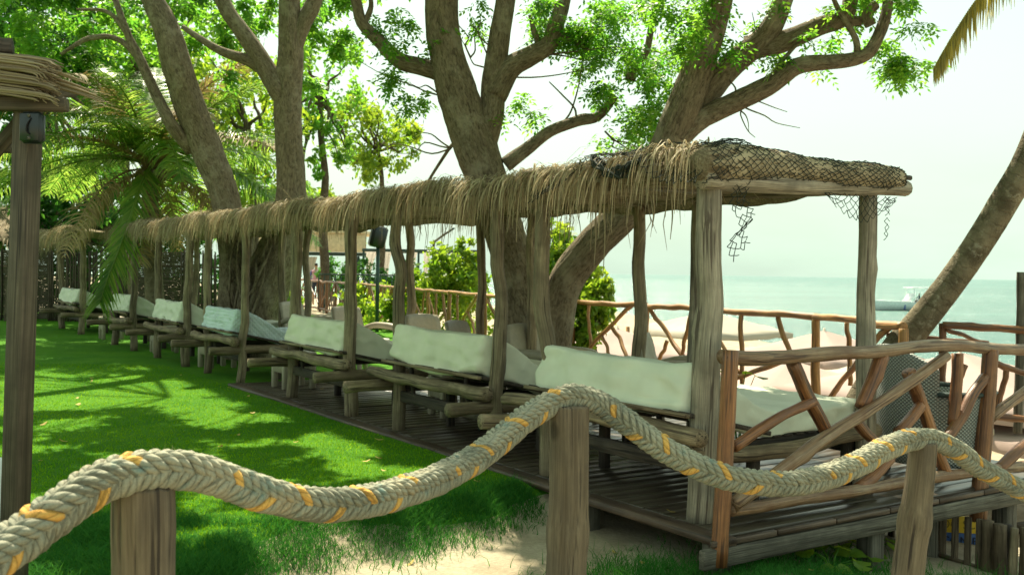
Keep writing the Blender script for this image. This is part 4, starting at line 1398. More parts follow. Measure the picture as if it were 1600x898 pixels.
# dark slim bistro legs under the second bed -> a small round-legged table
t = thing('bistro_table', 'small dark table with slim splayed legs under the second daybed', 'table', SV(3.3, .9), ROWZ)
m = MB(); m.box((0, 0, .36), (.5, .5, .03), ch=.01); m.build('table_top', M['dark_paint'], t, False)
for sx in (-1, 1):
    for sy in (-1, 1):
        m = MB(); m.tube(np.array([(sx * .2, sy * .2, .35), (sx * .27, sy * .27, 0)]), [.022, .012], 8); m.build('leg', M['dark_paint'], t)

# ================================================================== hut corner at the left
hut = thing('thatched_shelter', 'corner of a dark timber shelter with thatch edge at the left', 'shelter', P(30, 810, 4.6) * np.array([1, 1, 0]) - np.array([0, 0, .2]))
hi = InWorld(hut)
a, b = P(45, 150, 4.6), P(22, 860, 4.6)
dz = b - a
pa, pb = a, b + dz * .25
m = MB()
ax = (pb - pa); Lh = np.linalg.norm(ax); ax /= Lh
xx_ = np.cross(ax, [0, 1, 0]); xx_ /= np.linalg.norm(xx_); yy_ = np.cross(ax, xx_)
Mh = np.stack([xx_, yy_, ax], 1) @ np.array(Matrix.Rotation(R_(16), 3, 'Z'))
m.box((pa + pb) / 2, (.098, .098, Lh), Mh, ch=.010)
hi.mb(m, 'post', M['hut'], False)
def beam(p, q, wdt, hgt, mat, name='beam', ch=.006):
    p, q = np.asarray(p), np.asarray(q)
    ax = q - p; L = np.linalg.norm(ax); ax /= L
    u = np.array([0, 0, 1.0]); sdv = np.cross(u, ax); sdv /= np.linalg.norm(sdv); u = np.cross(ax, sdv)
    m = MB(); m.box((p + q) / 2, (L, wdt, hgt), np.stack([ax, sdv, u], 1), ch=ch)
    return hi.mb(m, name, mat, False)
beam(P(-170, 160, 4.52), P(105, 164, 4.56), .06, .062, M['hut'])
beam(P(-60, 300, 4.9), P(36, 185, 4.75), .05, .055, M['hut'])
beam(P(33, 143, 4.6), P(72, 143, 4.62), .05, .05, M['hut'], 'block')
beam(P(74, 144, 4.58), P(88, 144, 4.58), .05, .06, M['log'], 'rafter_end')
beam(P(-40, 170, 4.9), P(125, 140, 5.4), .05, .06, M['hut'])
beam(P(-120, 232, 5.4), P(18, 232, 5.4), .05, .05, M['hut'])
hi.log('ridge_pole', P(-60, 92, 4.7), P(20, 76, 4.75), .045, .045, M['logdark'])
# layered thatch: fat bundles of straw lying towards the corner
m = MB()
for k in range(460):
    f = rng.uniform(0, 1)
    y0 = rng.uniform(88, 148)
    x1 = 60 + 40 * rng.uniform(0, 1) - (y0 - 90) * .1
    yv = rng.uniform(4.45, 5.0)
    rise = .16
    p0 = P(-190, y0 - 22 + rng.normal(0, 4), yv); p1 = P(x1 * .5, y0 + rng.normal(0, 2) + 2, yv); p2 = P(x1, y0 + 14 + rng.normal(0, 3), yv)
    m.tube(np.array([p0, p1, p2]), [rng.uniform(.006, .014), .010, .005], 5, .15, sub=4, flat=.6, rnd=rng.uniform(.0, .5))
hi.mb(m, 'thatch', M['thatch'], kind='stuff')
m = MB()
pts = np.array([P(30, 98, 4.45), P(80, 112, 4.5), P(126, 128, 4.55)])
for k in range(10):
    m.tube(pts + rng.normal(0, .012, 3) + np.array([0, .03 * k, -.004 * k]), [.012, .012, .006], 6, .1, sub=4, flat=.5, rnd=rng.uniform(.2, .7))
hi.mb(m, 'ridge_leaves', M['thatch'], kind='stuff')
# back slope so that the shelter has a roof
Vs = np.array([P(-220, 66, 4.85), P(80, 124, 4.85), P(100, 132, 6.2), P(-260, 95, 6.4)])
Vt = Vs + np.array([0, 0, -.05])
m = MB(); m.add(np.vstack([Vs, Vt]), [(0, 1, 2, 3), (7, 6, 5, 4), (0, 4, 5, 1), (1, 5, 6, 2), (2, 6, 7, 3), (3, 7, 4, 0)])
hi.mb(m, 'roof_sheet', M['core'], False)
# the black outdoor box on the post
M['black_plastic'] = plain('dark_plastic', (.012, .017, .019), .35, .5, 14, .2)
M['black'] = plain('black_hole', (.004, .004, .004), .6)
cbx = P(51, 200, 4.50)
sp = thing('speaker_box', 'small black plastic box speaker fixed high on the left timber post', 'speaker', cbx)
m = MB(); m.box((0, 0, 0), (.104, .06, .142), ch=.022); m.build('case', M['black_plastic'], sp)
m = MB(); m.box((0, -.031, 0), (.086, .008, .122), ch=.004); m.build('front_panel', M['black_plastic'], sp, False)
m = MB(); m.tube(np.array([(.012, -.036, .04), (-.004, -.0365, .01), (-.006, -.0365, -.02), (.006, -.036, -.035)]), [.006, .012, .013, .006], 8, sub=4, flat=.3); m.build('slot', M['black'], sp)
for z in (.05, -.05):
    m = MB(); m.tube(np.array([(0, -.034, z), (0, -.039, z)]), .008, 10); m.build('screw', M['grey'], sp)
wb = thing('white_board', 'sliver of a white board behind the left timber post', 'board', P(-22, 870, 5.2) * np.array([1, 1, 0]) + np.array([0, 0, -.2]))
M['white'] = plain('white_paint', (.72, .74, .72), .6)
m = MB(); m.box((0, 0, .38), (.22, .04, .62), ch=.012); m.build('panel', M['white'], wb, False)
for sx in (-1, 1):
    m = MB(); m.box((sx * .08, 0, .04), (.03, .03, .1), ch=.004); m.build('foot', M['white'], wb, False)

# ================================================================== trees
def limb(m, pts, r0, r1, seg=16, bump=.06, knots=4, sub=6):
    m.tube(pts, np.linspace(r0, r1, len(pts)), seg, bump, knots, sub=sub)
def limbr(m, pts, rad, seg=16, bump=.06, knots=9):
    seg = 56
    m.tube(pts, rad, seg, 0, 0, sub=16)
    V, T = m.V[-1], m.T[-1]
    cen = np.repeat(V[:-2].reshape(-1, seg, 3).mean(1), seg, 0)
    n_ = V[:-2] - cen
    ph = rng.uniform(0, 40)
    f = np.empty(len(n_))
    rr_ = np.linalg.norm(n_, axis=1)
    L_ = T[:-2, 2]
    u_ = n_ / rr_[:, None]
    for i in range(len(n_)):
        x, y, z = u_[i]; l_ = L_[i]
        a = mnoise.noise(Vector((x * 1.3 + ph, y * 1.3 + z, l_ * .9)))
        b = 1 - abs(mnoise.noise(Vector((x * 5 + ph, y * 5 + z * 5, l_ * 2.2))) * 2)
        c = mnoise.noise(Vector((x * 11, y * 11 + z * 11 + ph, l_ * 7)))
        f[i] = 1 + .10 * a + .06 * b + .035 * c
    V[:-2] = cen + n_ * f[:, None]
def pix(l):
    return np.array([P(*q) for q in l])
def sprays(centers, n_leaflets=9, ln=.20, lw=.036, ll=.085, droop=.5, mat_r=None):
    """pinnate leaves: a stalk with paired oval leaflets (two triangles each), drooping"""
    n = len(centers)
    az = rng.uniform(0, 2 * PI, n); el = rng.normal(-.35, .45, n) - droop * .3
    d = np.stack([np.cos(az) * np.cos(el), np.sin(az) * np.cos(el), np.sin(el)], -1)
    up = np.array([0, 0, 1.0]) + rng.normal(0, .25, (n, 3))
    sd_ = np.cross(d, up); sd_ /= np.linalg.norm(sd_, axis=1)[:, None] + 1e-9
    nv = np.cross(sd_, d)
    L = ln * rng.uniform(.6, 1.25, n)
    V, R = [], []
    base_r = rng.beta(2, 2.2, n)
    for k in range(n_leaflets):
        t = (k // 2 + 1) / ((n_leaflets + 1) / 2)
        side = (1 if k % 2 else -1) if k < n_leaflets - 1 else 0
        p = centers + d * (L * t)[:, None] - np.array([0, 0, 1]) * (L * droop * t * t * .5)[:, None]
        o = d * (.45 if side else 1) + sd_ * side + rng.normal(0, .22, (n, 3)) - np.array([0, 0, .25])
        o /= np.linalg.norm(o, axis=1)[:, None]
        wv = np.cross(o, nv + rng.normal(0, .3, (n, 3))); wv /= np.linalg.norm(wv, axis=1)[:, None] + 1e-9
        s_ = rng.uniform(.65, 1.2, n)[:, None]
        a = p; b = p + o * ll * .45 * s_ + wv * lw * .5 * s_; c = p + o * ll * s_; e = p + o * ll * .45 * s_ - wv * lw * .5 * s_
        V.append(np.stack([a, b, c, e], 1)); R.append(np.clip(base_r + rng.normal(0, .12, n), 0, 1))
    V = np.stack(V, 1).reshape(-1, 3)
    R = np.repeat(np.stack(R, 1).reshape(-1), 4)
    Q = np.arange(len(V)).reshape(-1, 4)
    return V, Q, R
def crown_part(name, pts, mat, root, **k):
    V, Q, R = sprays(pts, **k)
    o = link(name, np_mesh(name, V, [Q], rnd=R), mat, root, kind='stuff')
    return par(o)
def blob(c, r, n, sq=(1, 1, .7)):
    """points clustered in clumps within an ellipsoid"""
    nc = max(3, int(n / 26))
    d = rng.normal(0, 1, (nc, 3)); d /= np.linalg.norm(d, axis=1)[:, None]
    cc = np.asarray(c) + d * (rng.uniform(.25, 1, nc) ** .6)[:, None] * r * np.array(sq)
    i = rng.integers(0, nc, n)
    return cc[i] + rng.normal(0, r * .13, (n, 3)) * np.array(sq)
def twigs(m, a, ends, r=.012):
    for e in ends:
        m.tube(wobble(a, e, 5, .05), np.linspace(r, r * .3, 5), 5, sub=3)

# ---- the big forked tree behind the second bed
ZA = 11.0
ta = thing('tree', 'big forked tree with thick grey-brown trunks growing through the deck', 'tree', P(838, 640, ZA) * np.array([1, 1, 0]))
ti = InWorld(ta)
m = MB()
limbr(m, pix([(845, 665, ZA), (832, 560, ZA), (815, 470, ZA), (800, 400, ZA), (772, 310, ZA), (742, 225, ZA), (712, 140, ZA), (697, 80, ZA), (690, 20, ZA), (692, -80, ZA), (680, -220, ZA), (640, -380, ZA)]), [.32, .26, .225, .21, .215, .235, .215, .185, .175, .165, .15, .12], 28)
limbr(m, pix([(850, 640, ZA), (862, 540, ZA - .1), (880, 450, ZA - .2), (920, 390, ZA - .4), (978, 330, ZA - .6), (1030, 260, ZA - .8), (1066, 175, ZA - 1), (1095, 95, ZA - 1.1), (1118, 20, ZA - 1.2), (1138, -80, ZA - 1.3), (1160, -240, ZA - 1.5)]), [.27, .215, .185, .17, .17, .175, .165, .14, .125, .12, .10], 26)
ti.mb(m, 'trunk', M['bark'])
def branch(pts, r0, r1, root=ti, seg=14, mat=None):
    m = MB(); limb(m, pix(pts), r0, r1, seg, .07, 4, 5)
    return root.mb(m, 'branch', mat or M['bark'])
branch([(748, 245, ZA), (768, 180, ZA), (772, 120, ZA), (780, 60, ZA), (790, 0, ZA), (800, -120, ZA), (850, -300, ZA)], .145, .09)
branch([(772, 150, ZA), (795, 108, ZA), (830, 88, ZA), (858, 70, ZA), (868, 40, ZA), (880, 0, ZA), (905, -120, ZA)], .14, .07)
branch([(862, 60, ZA), (885, 58, ZA), (920, 78, ZA)], .05, .02)
branch([(845, 80, ZA), (835, 50, ZA), (828, 25, ZA)], .04, .02)
branch([(700, 118, ZA), (660, 105, ZA), (622, 94, ZA), (590, 62, ZA), (565, 35, ZA), (556, 0, ZA), (540, -60, ZA)], .10, .05)
branch([(568, 40, ZA), (580, 10, ZA), (575, -20, ZA)], .035, .02)
branch([(790, 258, ZA), (820, 235, ZA), (860, 205, ZA), (900, 190, ZA), (935, 182, ZA), (960, 150, ZA)], .085, .04)
branch([(900, 190, ZA), (898, 170, ZA), (880, 150, ZA), (858, 128, ZA)], .014, .007, seg=6)
branch([(880, 192, ZA), (893, 172, ZA), (905, 130, ZA), (910, 95, ZA)], .014, .006, seg=6)
branch([(1040, 235, ZA - .8), (1080, 180, ZA - .9), (1135, 110, ZA - 1), (1190, 62, ZA - 1.1), (1215, 20, ZA - 1.2), (1235, -50, ZA - 1.2), (1250, -200, ZA - 1.4)], .145, .08)
branch([(1165, 78, ZA - 1), (1220, 66, ZA - 1.1), (1280, 42, ZA - 1.2), (1318, 28, ZA - 1.3), (1330, -10, ZA - 1.3), (1340, -90, ZA - 1.3)], .12, .06)
branch([(1300, 35, ZA - 1.25), (1330, 34, ZA - 1.3), (1345, 34, ZA - 1.3)], .05, .045)
branch([(1052, 225, ZA - .9), (1090, 190, ZA - 1), (1150, 158, ZA - 1.1), (1200, 135, ZA - 1.2), (1245, 104, ZA - 1.3), (1295, 98, ZA - 1.4), (1335, 92, ZA - 1.4), (1362, 76, ZA - 1.4), (1385, 20, ZA - 1.4), (1390, -60, ZA - 1.4)], .115, .045)
branch([(1340, 88, ZA - 1.4), (1336, 60, ZA - 1.4), (1310, 15, ZA - 1.4), (1295, -20, ZA - 1.4)], .035, .02)
branch([(1205, 130, ZA - 1.2), (1215, 105, ZA - 1.2), (1240, 75, ZA - 1.2), (1255, 60, ZA - 1.2)], .03, .012, seg=8)
branch([(1362, 40, ZA - 1.4), (1355, 22, ZA - 1.4), (1368, 8, ZA - 1.4)], .045, .05)
branch([(985, 125, ZA), (990, 110, ZA), (1010, 80, ZA), (1018, 40, ZA), (1030, -30, ZA)], .05, .03)
branch([(640, 330, ZA + .4), (700, 235, ZA + .3), (712, 228, ZA)], .012, .03, seg=6)
m = MB()
for (a, ends) in (((705, 232, ZA), [(640, 190, ZA), (600, 225, ZA), (620, 240, ZA)]), ((775, 110, ZA), [(735, 40, ZA), (745, 10, ZA), (720, 60, ZA)]), ((795, 250, ZA), [(775, 255, ZA), (760, 235, ZA)]),
                  ((1150, 158, ZA - 1.1), [(1180, 215, ZA - 1.2), (1250, 200, ZA - 1.2), (1230, 175, ZA - 1.2), (1170, 205, ZA - 1.1), (1150, 100, ZA - 1.1)]), ((690, 150, ZA), [(560, 95, ZA), (640, 130, ZA)]), ((860, 85, ZA), [(960, 95, ZA), (1060, 90, ZA)]),
                  ((775, 120, ZA), [(850, 70, ZA), (960, 100, ZA)]), ((735, 90, ZA), [(760, 30, ZA), (715, 20, ZA)]), ((1180, 78, ZA - 1), [(1120, 150, ZA - 1), (1175, 20, ZA - 1)]), ((945, 205, ZA), [(1000, 240, ZA), (985, 250, ZA), (1020, 240, ZA)])):
    twigs(m, P(*a), [P(*e) for e in ends], .011)
ti.mb(m, 'twigs', M['bark'], kind='stuff')
CA = [((900, 20), 46, 260), ((850, 25), 40, 150), ((960, 40), 55, 320), ((1010, 60), 60, 300), ((950, 110), 50, 150), ((985, 165), 45, 130), ((960, 195), 40, 60), ((1040, 110), 45, 90), ((1060, 30), 50, 260), ((1025, 140), 45, 160),
      ((1000, 215), 30, 45), ((930, 70), 40, 150), ((800, 170), 22, 40), ((835, 178), 18, 26), ((620, 70), 34, 60), ((640, 110), 34, 60), ((660, 40), 34, 60), ((645, 160), 26, 36), ((665, 155), 22, 20), ((600, 20), 34, 36),
      ((1235, 85), 30, 46), ((1290, 75), 22, 26), ((1385, 65), 34, 130), ((1420, 88), 26, 80), ((1440, 100), 14, 24), ((1375, 15), 40, 150), ((1420, 10), 30, 60), ((1130, 60), 40, 70), ((1090, 20), 50, 150), ((1205, 40), 30, 40), ((760, 20), 26, 40), ((1320, -10), 40, 60)]
pts = []
for (c, r, n) in CA:
    ctr = P(c[0], c[1], ZA - (0.0 if c[0] < 1050 else 1.2))
    pts.append(blob(ctr, r / FPX * ZA, int(n * .75), (1.2, 1.8, 1.2)))
pts = np.vstack(pts)
crown_part('crown', pts, M['leaf'], ta, ln=.19, lw=.030, ll=.066)
# upper crown, above the picture: irregular boughs with open gaps between
def canopy(root, boughs, per, mat, **k):
    pts = []
    for (c, r) in boughs:
        pts.append(blob(np.array(c), r, per, (1, 1, .45)))
    crown_part('crown', np.vstack(pts), mat, root, **k)
# the boughs stand where they shade the lawn, the rope and the sand; sun falls through between them
LIT = [(190, 600, 170, 34), (330, 585, 70, 16), (60, 560, 70, 26), (470, 700, 95, 24), (560, 720, 70, 16), (640, 735, 60, 12), (300, 660, 70, 10), (90, 690, 50, 10), (690, 862, 70, 18), (820, 872, 40, 14), (560, 885, 60, 14), (230, 530, 130, 5), (1010, 880, 30, 10)]
SDN = np.array(sd)
def pixel_of(p):
    q = RM3.T @ (np.asarray(p) - CAMP)
    return 800 + FPX * q[0] / -q[2], 449 - FPX * q[1] / -q[2]
bo_a, bo_b = [], []
for gx_ in np.arange(-13, 5.2, .86):
    for gy_ in np.arange(1.6, 27, .86):
        g_ = np.array([gx_ + rng.uniform(-.36, .36), gy_ + rng.uniform(-.36, .36), 0.0])
        s_, v_ = to_sv(g_[0], g_[1])
        if v_ > .5 and g_[1] > 6.4: continue
        if abs(g_[0]) > g_[1] * .62 + 1.6: continue
        px_, py_ = pixel_of(g_)
        lit = min(((px_ - a) / rx) ** 2 + ((py_ - b) / ry) ** 2 for (a, b, rx, ry) in LIT)
        if lit < 1.8 or rng.uniform() < .09: continue
        hz = 1.85 + .37 * g_[1] + rng.uniform(.2, 1.6); hz = max(hz, 5.0)
        c_ = g_ + SDN * (hz / SDN[2])
        (bo_a if c_[0] > -2.6 and c_[1] < 17 else bo_b).append((tuple(c_), rng.uniform(.5, .72)))
bo = bo_a
canopy(ta, bo, 140, M['leaf'], ln=.22, lw=.05, ll=.11)
m = MB()
for (c, r) in bo[::8]:
    m.tube(wobble(P(700 if c[0] < 1 else 1140, -300, ZA), np.array(c), 6, .12), np.linspace(.03, .01, 6), 6, .05, sub=3)
ti.mb(m, 'boughs', M['bark'], kind='stuff')

# ---- the left tree: two stems
ZB = 17.0
tb = thing('tree', 'twin-stemmed tree with one leaning trunk behind the quilted daybed', 'tree', P(392, 560, ZB) * np.array([1, 1, 0]))
bi = InWorld(tb)
m = MB()
limbr(m, pix([(392, 565, ZB), (402, 490, ZB), (425, 420, ZB), (450, 355, ZB), (455, 290, ZB), (452, 220, ZB), (450, 150, ZB), (455, 80, ZB), (452, 0, ZB), (448, -100, ZB), (420, -260, ZB)]), [.46, .40, .36, .30, .23, .21, .22, .20, .17, .15, .12], 22)
limbr(m, pix([(378, 565, ZB + .3), (368, 480, ZB + .3), (364, 400, ZB + .3), (352, 310, ZB + .3), (325, 240, ZB + .3), (300, 180, ZB + .2), (278, 110, ZB), (262, 50, ZB), (240, 0, ZB), (205, -90, ZB), (150, -220, ZB)]), [.32, .26, .23, .24, .25, .25, .23, .21, .19, .16, .13], 20)
bi.mb(m, 'trunk', M['bark'])
branch([(448, 160, ZB), (432, 135, ZB), (405, 90, ZB), (375, 45, ZB), (350, 5, ZB), (320, -80, ZB)], .19, .12, bi)
branch([(455, 90, ZB), (468, 50, ZB), (490, 5, ZB), (520, -60, ZB)], .17, .10, bi)
branch([(418, 110, ZB), (380, 92, ZB), (345, 80, ZB), (315, 62, ZB), (285, 42, ZB)], .11, .04, bi)
branch([(300, 235, ZB + .3), (268, 195, ZB), (245, 150, ZB), (215, 85, ZB), (200, 55, ZB), (180, 0, ZB)], .12, .05, bi)
branch([(225, 100, ZB), (185, 62, ZB), (140, 60, ZB), (95, 85, ZB)], .06, .03, bi)
branch([(205, 62, ZB), (170, 20, ZB), (120, 15, ZB)], .05, .02, bi)
CB = [((300, 30), 60, 140), ((390, 15), 55, 120), ((500, 25), 50, 140), ((530, 60), 28, 50), ((230, 30), 70, 150), ((340, 90), 45, 60), ((470, 110), 30, 40), ((160, 25), 60, 140), ((60, 30), 80, 260), ((110, 70), 45, 90), ((30, 70), 50, 130), ((540, 10), 36, 70)]
pts = np.vstack([blob(P(c[0], c[1], ZB + rng.uniform(1.2, 3.0)), r / FPX * ZB, int(n * 1.3), (1, 1.6, 1)) for (c, r, n) in CB])
crown_part('crown', pts, M['leaf'], tb, ln=.24, lw=.06, ll=.13)
bo = bo_b
print('boughs', len(bo_a), len(bo_b))
canopy(tb, bo, 115, M['leaf'], ln=.28, lw=.08, ll=.17)
m = MB()
for (c, r) in bo[::8]:
    m.tube(wobble(P(300 if c[0] < -5 else 440, -200, ZB), np.array(c), 6, .2), np.linspace(.03, .01, 6), 6, .05, sub=3)
bi.mb(m, 'boughs', M['bark'], kind='stuff')
# climbers at its foot
m = MB()
for k in range(14):
    a = P(372 + rng.normal(0, 14), 545, ZB - .5); b = P(385 + rng.normal(0, 22), 400 + rng.uniform(-40, 40), ZB - .4)
    m.tube(wobble(a, b, 8, .05), .022, 6, .1, sub=3)
bi.mb(m, 'roots', M['bark'], kind='stuff')

# ---- palms
def frond(root, base, az, el, L, mat, droop=1.3, ll=.62, n=90, rac=.018, twist=0.0, name='frond'):
    """one pinnate palm leaf curving under its own weight"""
    n_s = 16
    p = np.array(base, float); d = np.array([math.cos(az) * math.cos(el), math.sin(az) * math.cos(el), math.sin(el)])
    sp_ = [p.copy()]; dirs = [d.copy()]
    for k in range(n_s):
        p = p + d * L / n_s; sp_.append(p.copy())
        d = d + np.array([0, 0, -1.0]) * droop / n_s; d /= np.linalg.norm(d); dirs.append(d.copy())
    sp_, dirs = np.array(sp_), np.array(dirs)
    t = np.linspace(.13, 1, n)
    pos = np.stack([np.interp(t, np.linspace(0, 1, n_s + 1), sp_[:, k]) for k in range(3)], -1)
    dr = np.stack([np.interp(t, np.linspace(0, 1, n_s + 1), dirs[:, k]) for k in range(3)], -1)
    side = np.cross(dr, [0, 0, 1.0]); side /= np.linalg.norm(side, axis=1)[:, None] + 1e-9
    if twist:
        upv = np.cross(side, dr); side = side * math.cos(twist) + upv * math.sin(twist)
    m = MB()
    m.tube(sp_, np.linspace(rac, rac * .25, n_s + 1), 6)
    m.C[-1][:] = .95
    V, Q, R = [], [], []
    c = 0
    for sg in (-1, 1):
        ln = ll * np.sin(np.clip(t * .93 + .07, 0, 1) * PI) ** .55 * rng.uniform(.8, 1.1, n) + .08
        o = side * sg * rng.uniform(.75, 1.0, n)[:, None] + dr * rng.uniform(.35, .8, n)[:, None] + np.array([0, 0, 1]) * rng.normal(.12, .16, n)[:, None]
        o /= np.linalg.norm(o, axis=1)[:, None]
        q = pos.copy(); od = o.copy(); cols = rng.uniform(0, 1, n)
        wv = np.cross(o, np.cross(o, dr)); wv /= np.linalg.norm(wv, axis=1)[:, None] + 1e-9
        rows = []
        for k in range(5):
            hw = (.015 * (1 - (k / 4) ** 1.6) + .002)
            rows += [q - wv * hw, q + wv * hw]
            q = q + od * (ln / 4)[:, None]
            od = od + np.array([0, 0, -1.0]) * (.38 * droop * .5); od /= np.linalg.norm(od, axis=1)[:, None]
        rows = np.stack(rows, 1).reshape(-1, 3)
        b = (np.arange(n) * 10)[:, None]
        qq = np.concatenate([b + np.array([2 * k, 2 * k + 1, 2 * k + 3, 2 * k + 2]) for k in range(4)])
        m.add(rows, qq, rnd=np.repeat(cols, 10))
    return par(m.build(name, mat, root))
ZP = 20.5
crown_c = P(236, 258, ZP)
palm = thing('coconut_palm', 'coconut palm with wide arching fronds standing behind the far daybeds', 'palm', crown_c * np.array([1, 1, 0]))
pi_ = InWorld(palm)
m = MB(); limb(m, np.array([crown_c * [1, 1, 0] + [.15, 0, -.05], crown_c * [1, 1, 0] + [.08, 0, 1.2], crown_c * [1, 1, 0] + [0, 0, 2.4], crown_c + [0, 0, -.1]]), .20, .15, 16, .03, 2)
pi_.mb(m, 'trunk', M['palm_bark'])
for k in range(34):
    az = k * 2.399 + rng.normal(0, .15); el = rng.uniform(.15, 1.25)
    frond(palm, crown_c, az, el, rng.uniform(3.0, 4.0), M['frond'] if k % 5 else M['frond_dry'], rng.uniform(.9, 1.7), .75, 92, .03)
for k in range(9):           # old brown fronds below
    frond(palm, crown_c + [0, 0, -.1], rng.uniform(0, 6.28), rng.uniform(-.6, .1), rng.uniform(2.0, 3.2), M['frond_dry'], 1.6, .6, 40, .025)
# the frond hanging down over the far beds
frond(palm, crown_c, R_(175), .30, 3.8, M['frond'], 1.1, .8, 96, .03)
frond(palm, crown_c, R_(10), .5, 3.8, M['frond'], 1.5, .8, 96, .03)
frond(palm, crown_c, R_(350), .15, 4.2, M['frond'], 1.3, .8, 96, .03)
m = MB()
for k in range(200):          # fibrous heart
    a = rng.uniform(0, 6.28); e = rng.uniform(.3, 1.4)
    d = np.array([math.cos(a) * math.cos(e), math.sin(a) * math.cos(e), math.sin(e)])
    m.tube(np.array([crown_c - [0, 0, .35], crown_c + d * .3, crown_c + d * rng.uniform(.5, 1.0) - [0, 0, rng.uniform(0, .3)]]), [.02, .014, .004], 4, rnd=rng.uniform(.2, 1))
pi_.mb(m, 'heart_fibres', M['frond_dry'], kind='stuff')
for k in range(6):            # coconuts
    a = k * 1.05
    m = MB(); m.tube(np.array([crown_c + [math.cos(a) * .22, math.sin(a) * .22, -.22 + z] for z in (-.13, -.09, 0, .09, .13)]), [.02, .085, .11, .085, .02], 10)
    pi_.mb(m, 'coconut', M['post'])
# leaning palm at the right
ZR = 9.3
pr = pix([(1345, 640, ZR), (1395, 555, ZR - .1), (1440, 500, ZR - .2), (1487, 440, ZR - .3), (1535, 372, ZR - .4), (1572, 310, ZR - .5), (1606, 250, ZR - .6), (1640, 160, ZR - .7), (1672, 20, ZR - .8), (1705, -440, ZR - .9)])
palm2 = thing('coconut_palm', 'leaning palm with a curved grey trunk at the right edge by the sea', 'palm', (pr[0][0], pr[0][1], 0))
p2i = InWorld(palm2)
m = MB(); m.tube(np.vstack([pr[0] + [-.12, 0, -.45], pr]), np.array([.19, .17, .142, .134, .128, .125, .122, .12, .118, .115, .11]), 22, .03, 4, sub=10)
p2i.mb(m, 'trunk', M['palm_bark'])
top = pr[-1]
for k in range(20):
    frond(palm2, top, k * 2.399, rng.uniform(.1, 1.2), rng.uniform(2.2, 2.8), M['frond'], rng.uniform(1, 1.7), .6, 44, .025)
# one yellowing frond hangs into the picture
e0 = P(1640, -60, 8.2)
hang = e0 - top
def frond_path(root, pts, mat, ll, n, rac=.012, sway=(.25, .25, .5, -.75), w0=.011, tap=.72):
    m = MB()
    sp_ = spline(np.array(pts), 8)
    m.tube(sp_, np.linspace(rac, rac * .3, len(sp_)), 6); m.C[-1][:] = .9
    t = np.linspace(.05, 1, n); L = np.linspace(0, 1, len(sp_))
    pos = np.stack([np.interp(t, L, sp_[:, k]) for k in range(3)], -1)
    dr = np.gradient(pos, axis=0); dr /= np.linalg.norm(dr, axis=1)[:, None]
    for sg in (-1, 1):
        for i in range(n):
            ln = ll * (1 - tap * t[i]) * rng.uniform(.75, 1.1)
            o = dr[i] * .45 + np.array([sway[0] * sg + sway[1], sway[2] * sg, sway[3]]) + rng.normal(0, .08, 3); o /= np.linalg.norm(o)
            wv = np.cross(o, [0, 1, .2]); wv /= np.linalg.norm(wv)
            p = pos[i].copy(); rows = []
            for k in range(4):
                hw = w0 * (1 - k / 3) + .0012
                rows += [p - wv * hw, p + wv * hw]; p = p + o * ln / 3; o = o + [0, 0, -.2]; o /= np.linalg.norm(o)
            m.add(np.array(rows), [(2 * k, 2 * k + 1, 2 * k + 3, 2 * k + 2) for k in range(3)], rnd=rng.uniform(0, 1))
    return par(m.build('frond', mat, root))
frond_path(palm2, [top, P(1690, -330, 8.1), P(1640, -160, 8.0), P(1580, -60, 7.9), P(1530, -5, 7.8), P(1496, 45, 7.75), P(1474, 82, 7.7), P(1460, 108, 7.68)], M['frond_yel'], .52, 110)

frond_path(palm, [crown_c, P(222, 285, 19.4), P(205, 335, 18.2), P(186, 390, 17.5), P(168, 435, 17.2), P(156, 472, 17.1)], M['frond'], .85, 110, .03, (.55, -.12, .35, -.5), .016, .45)

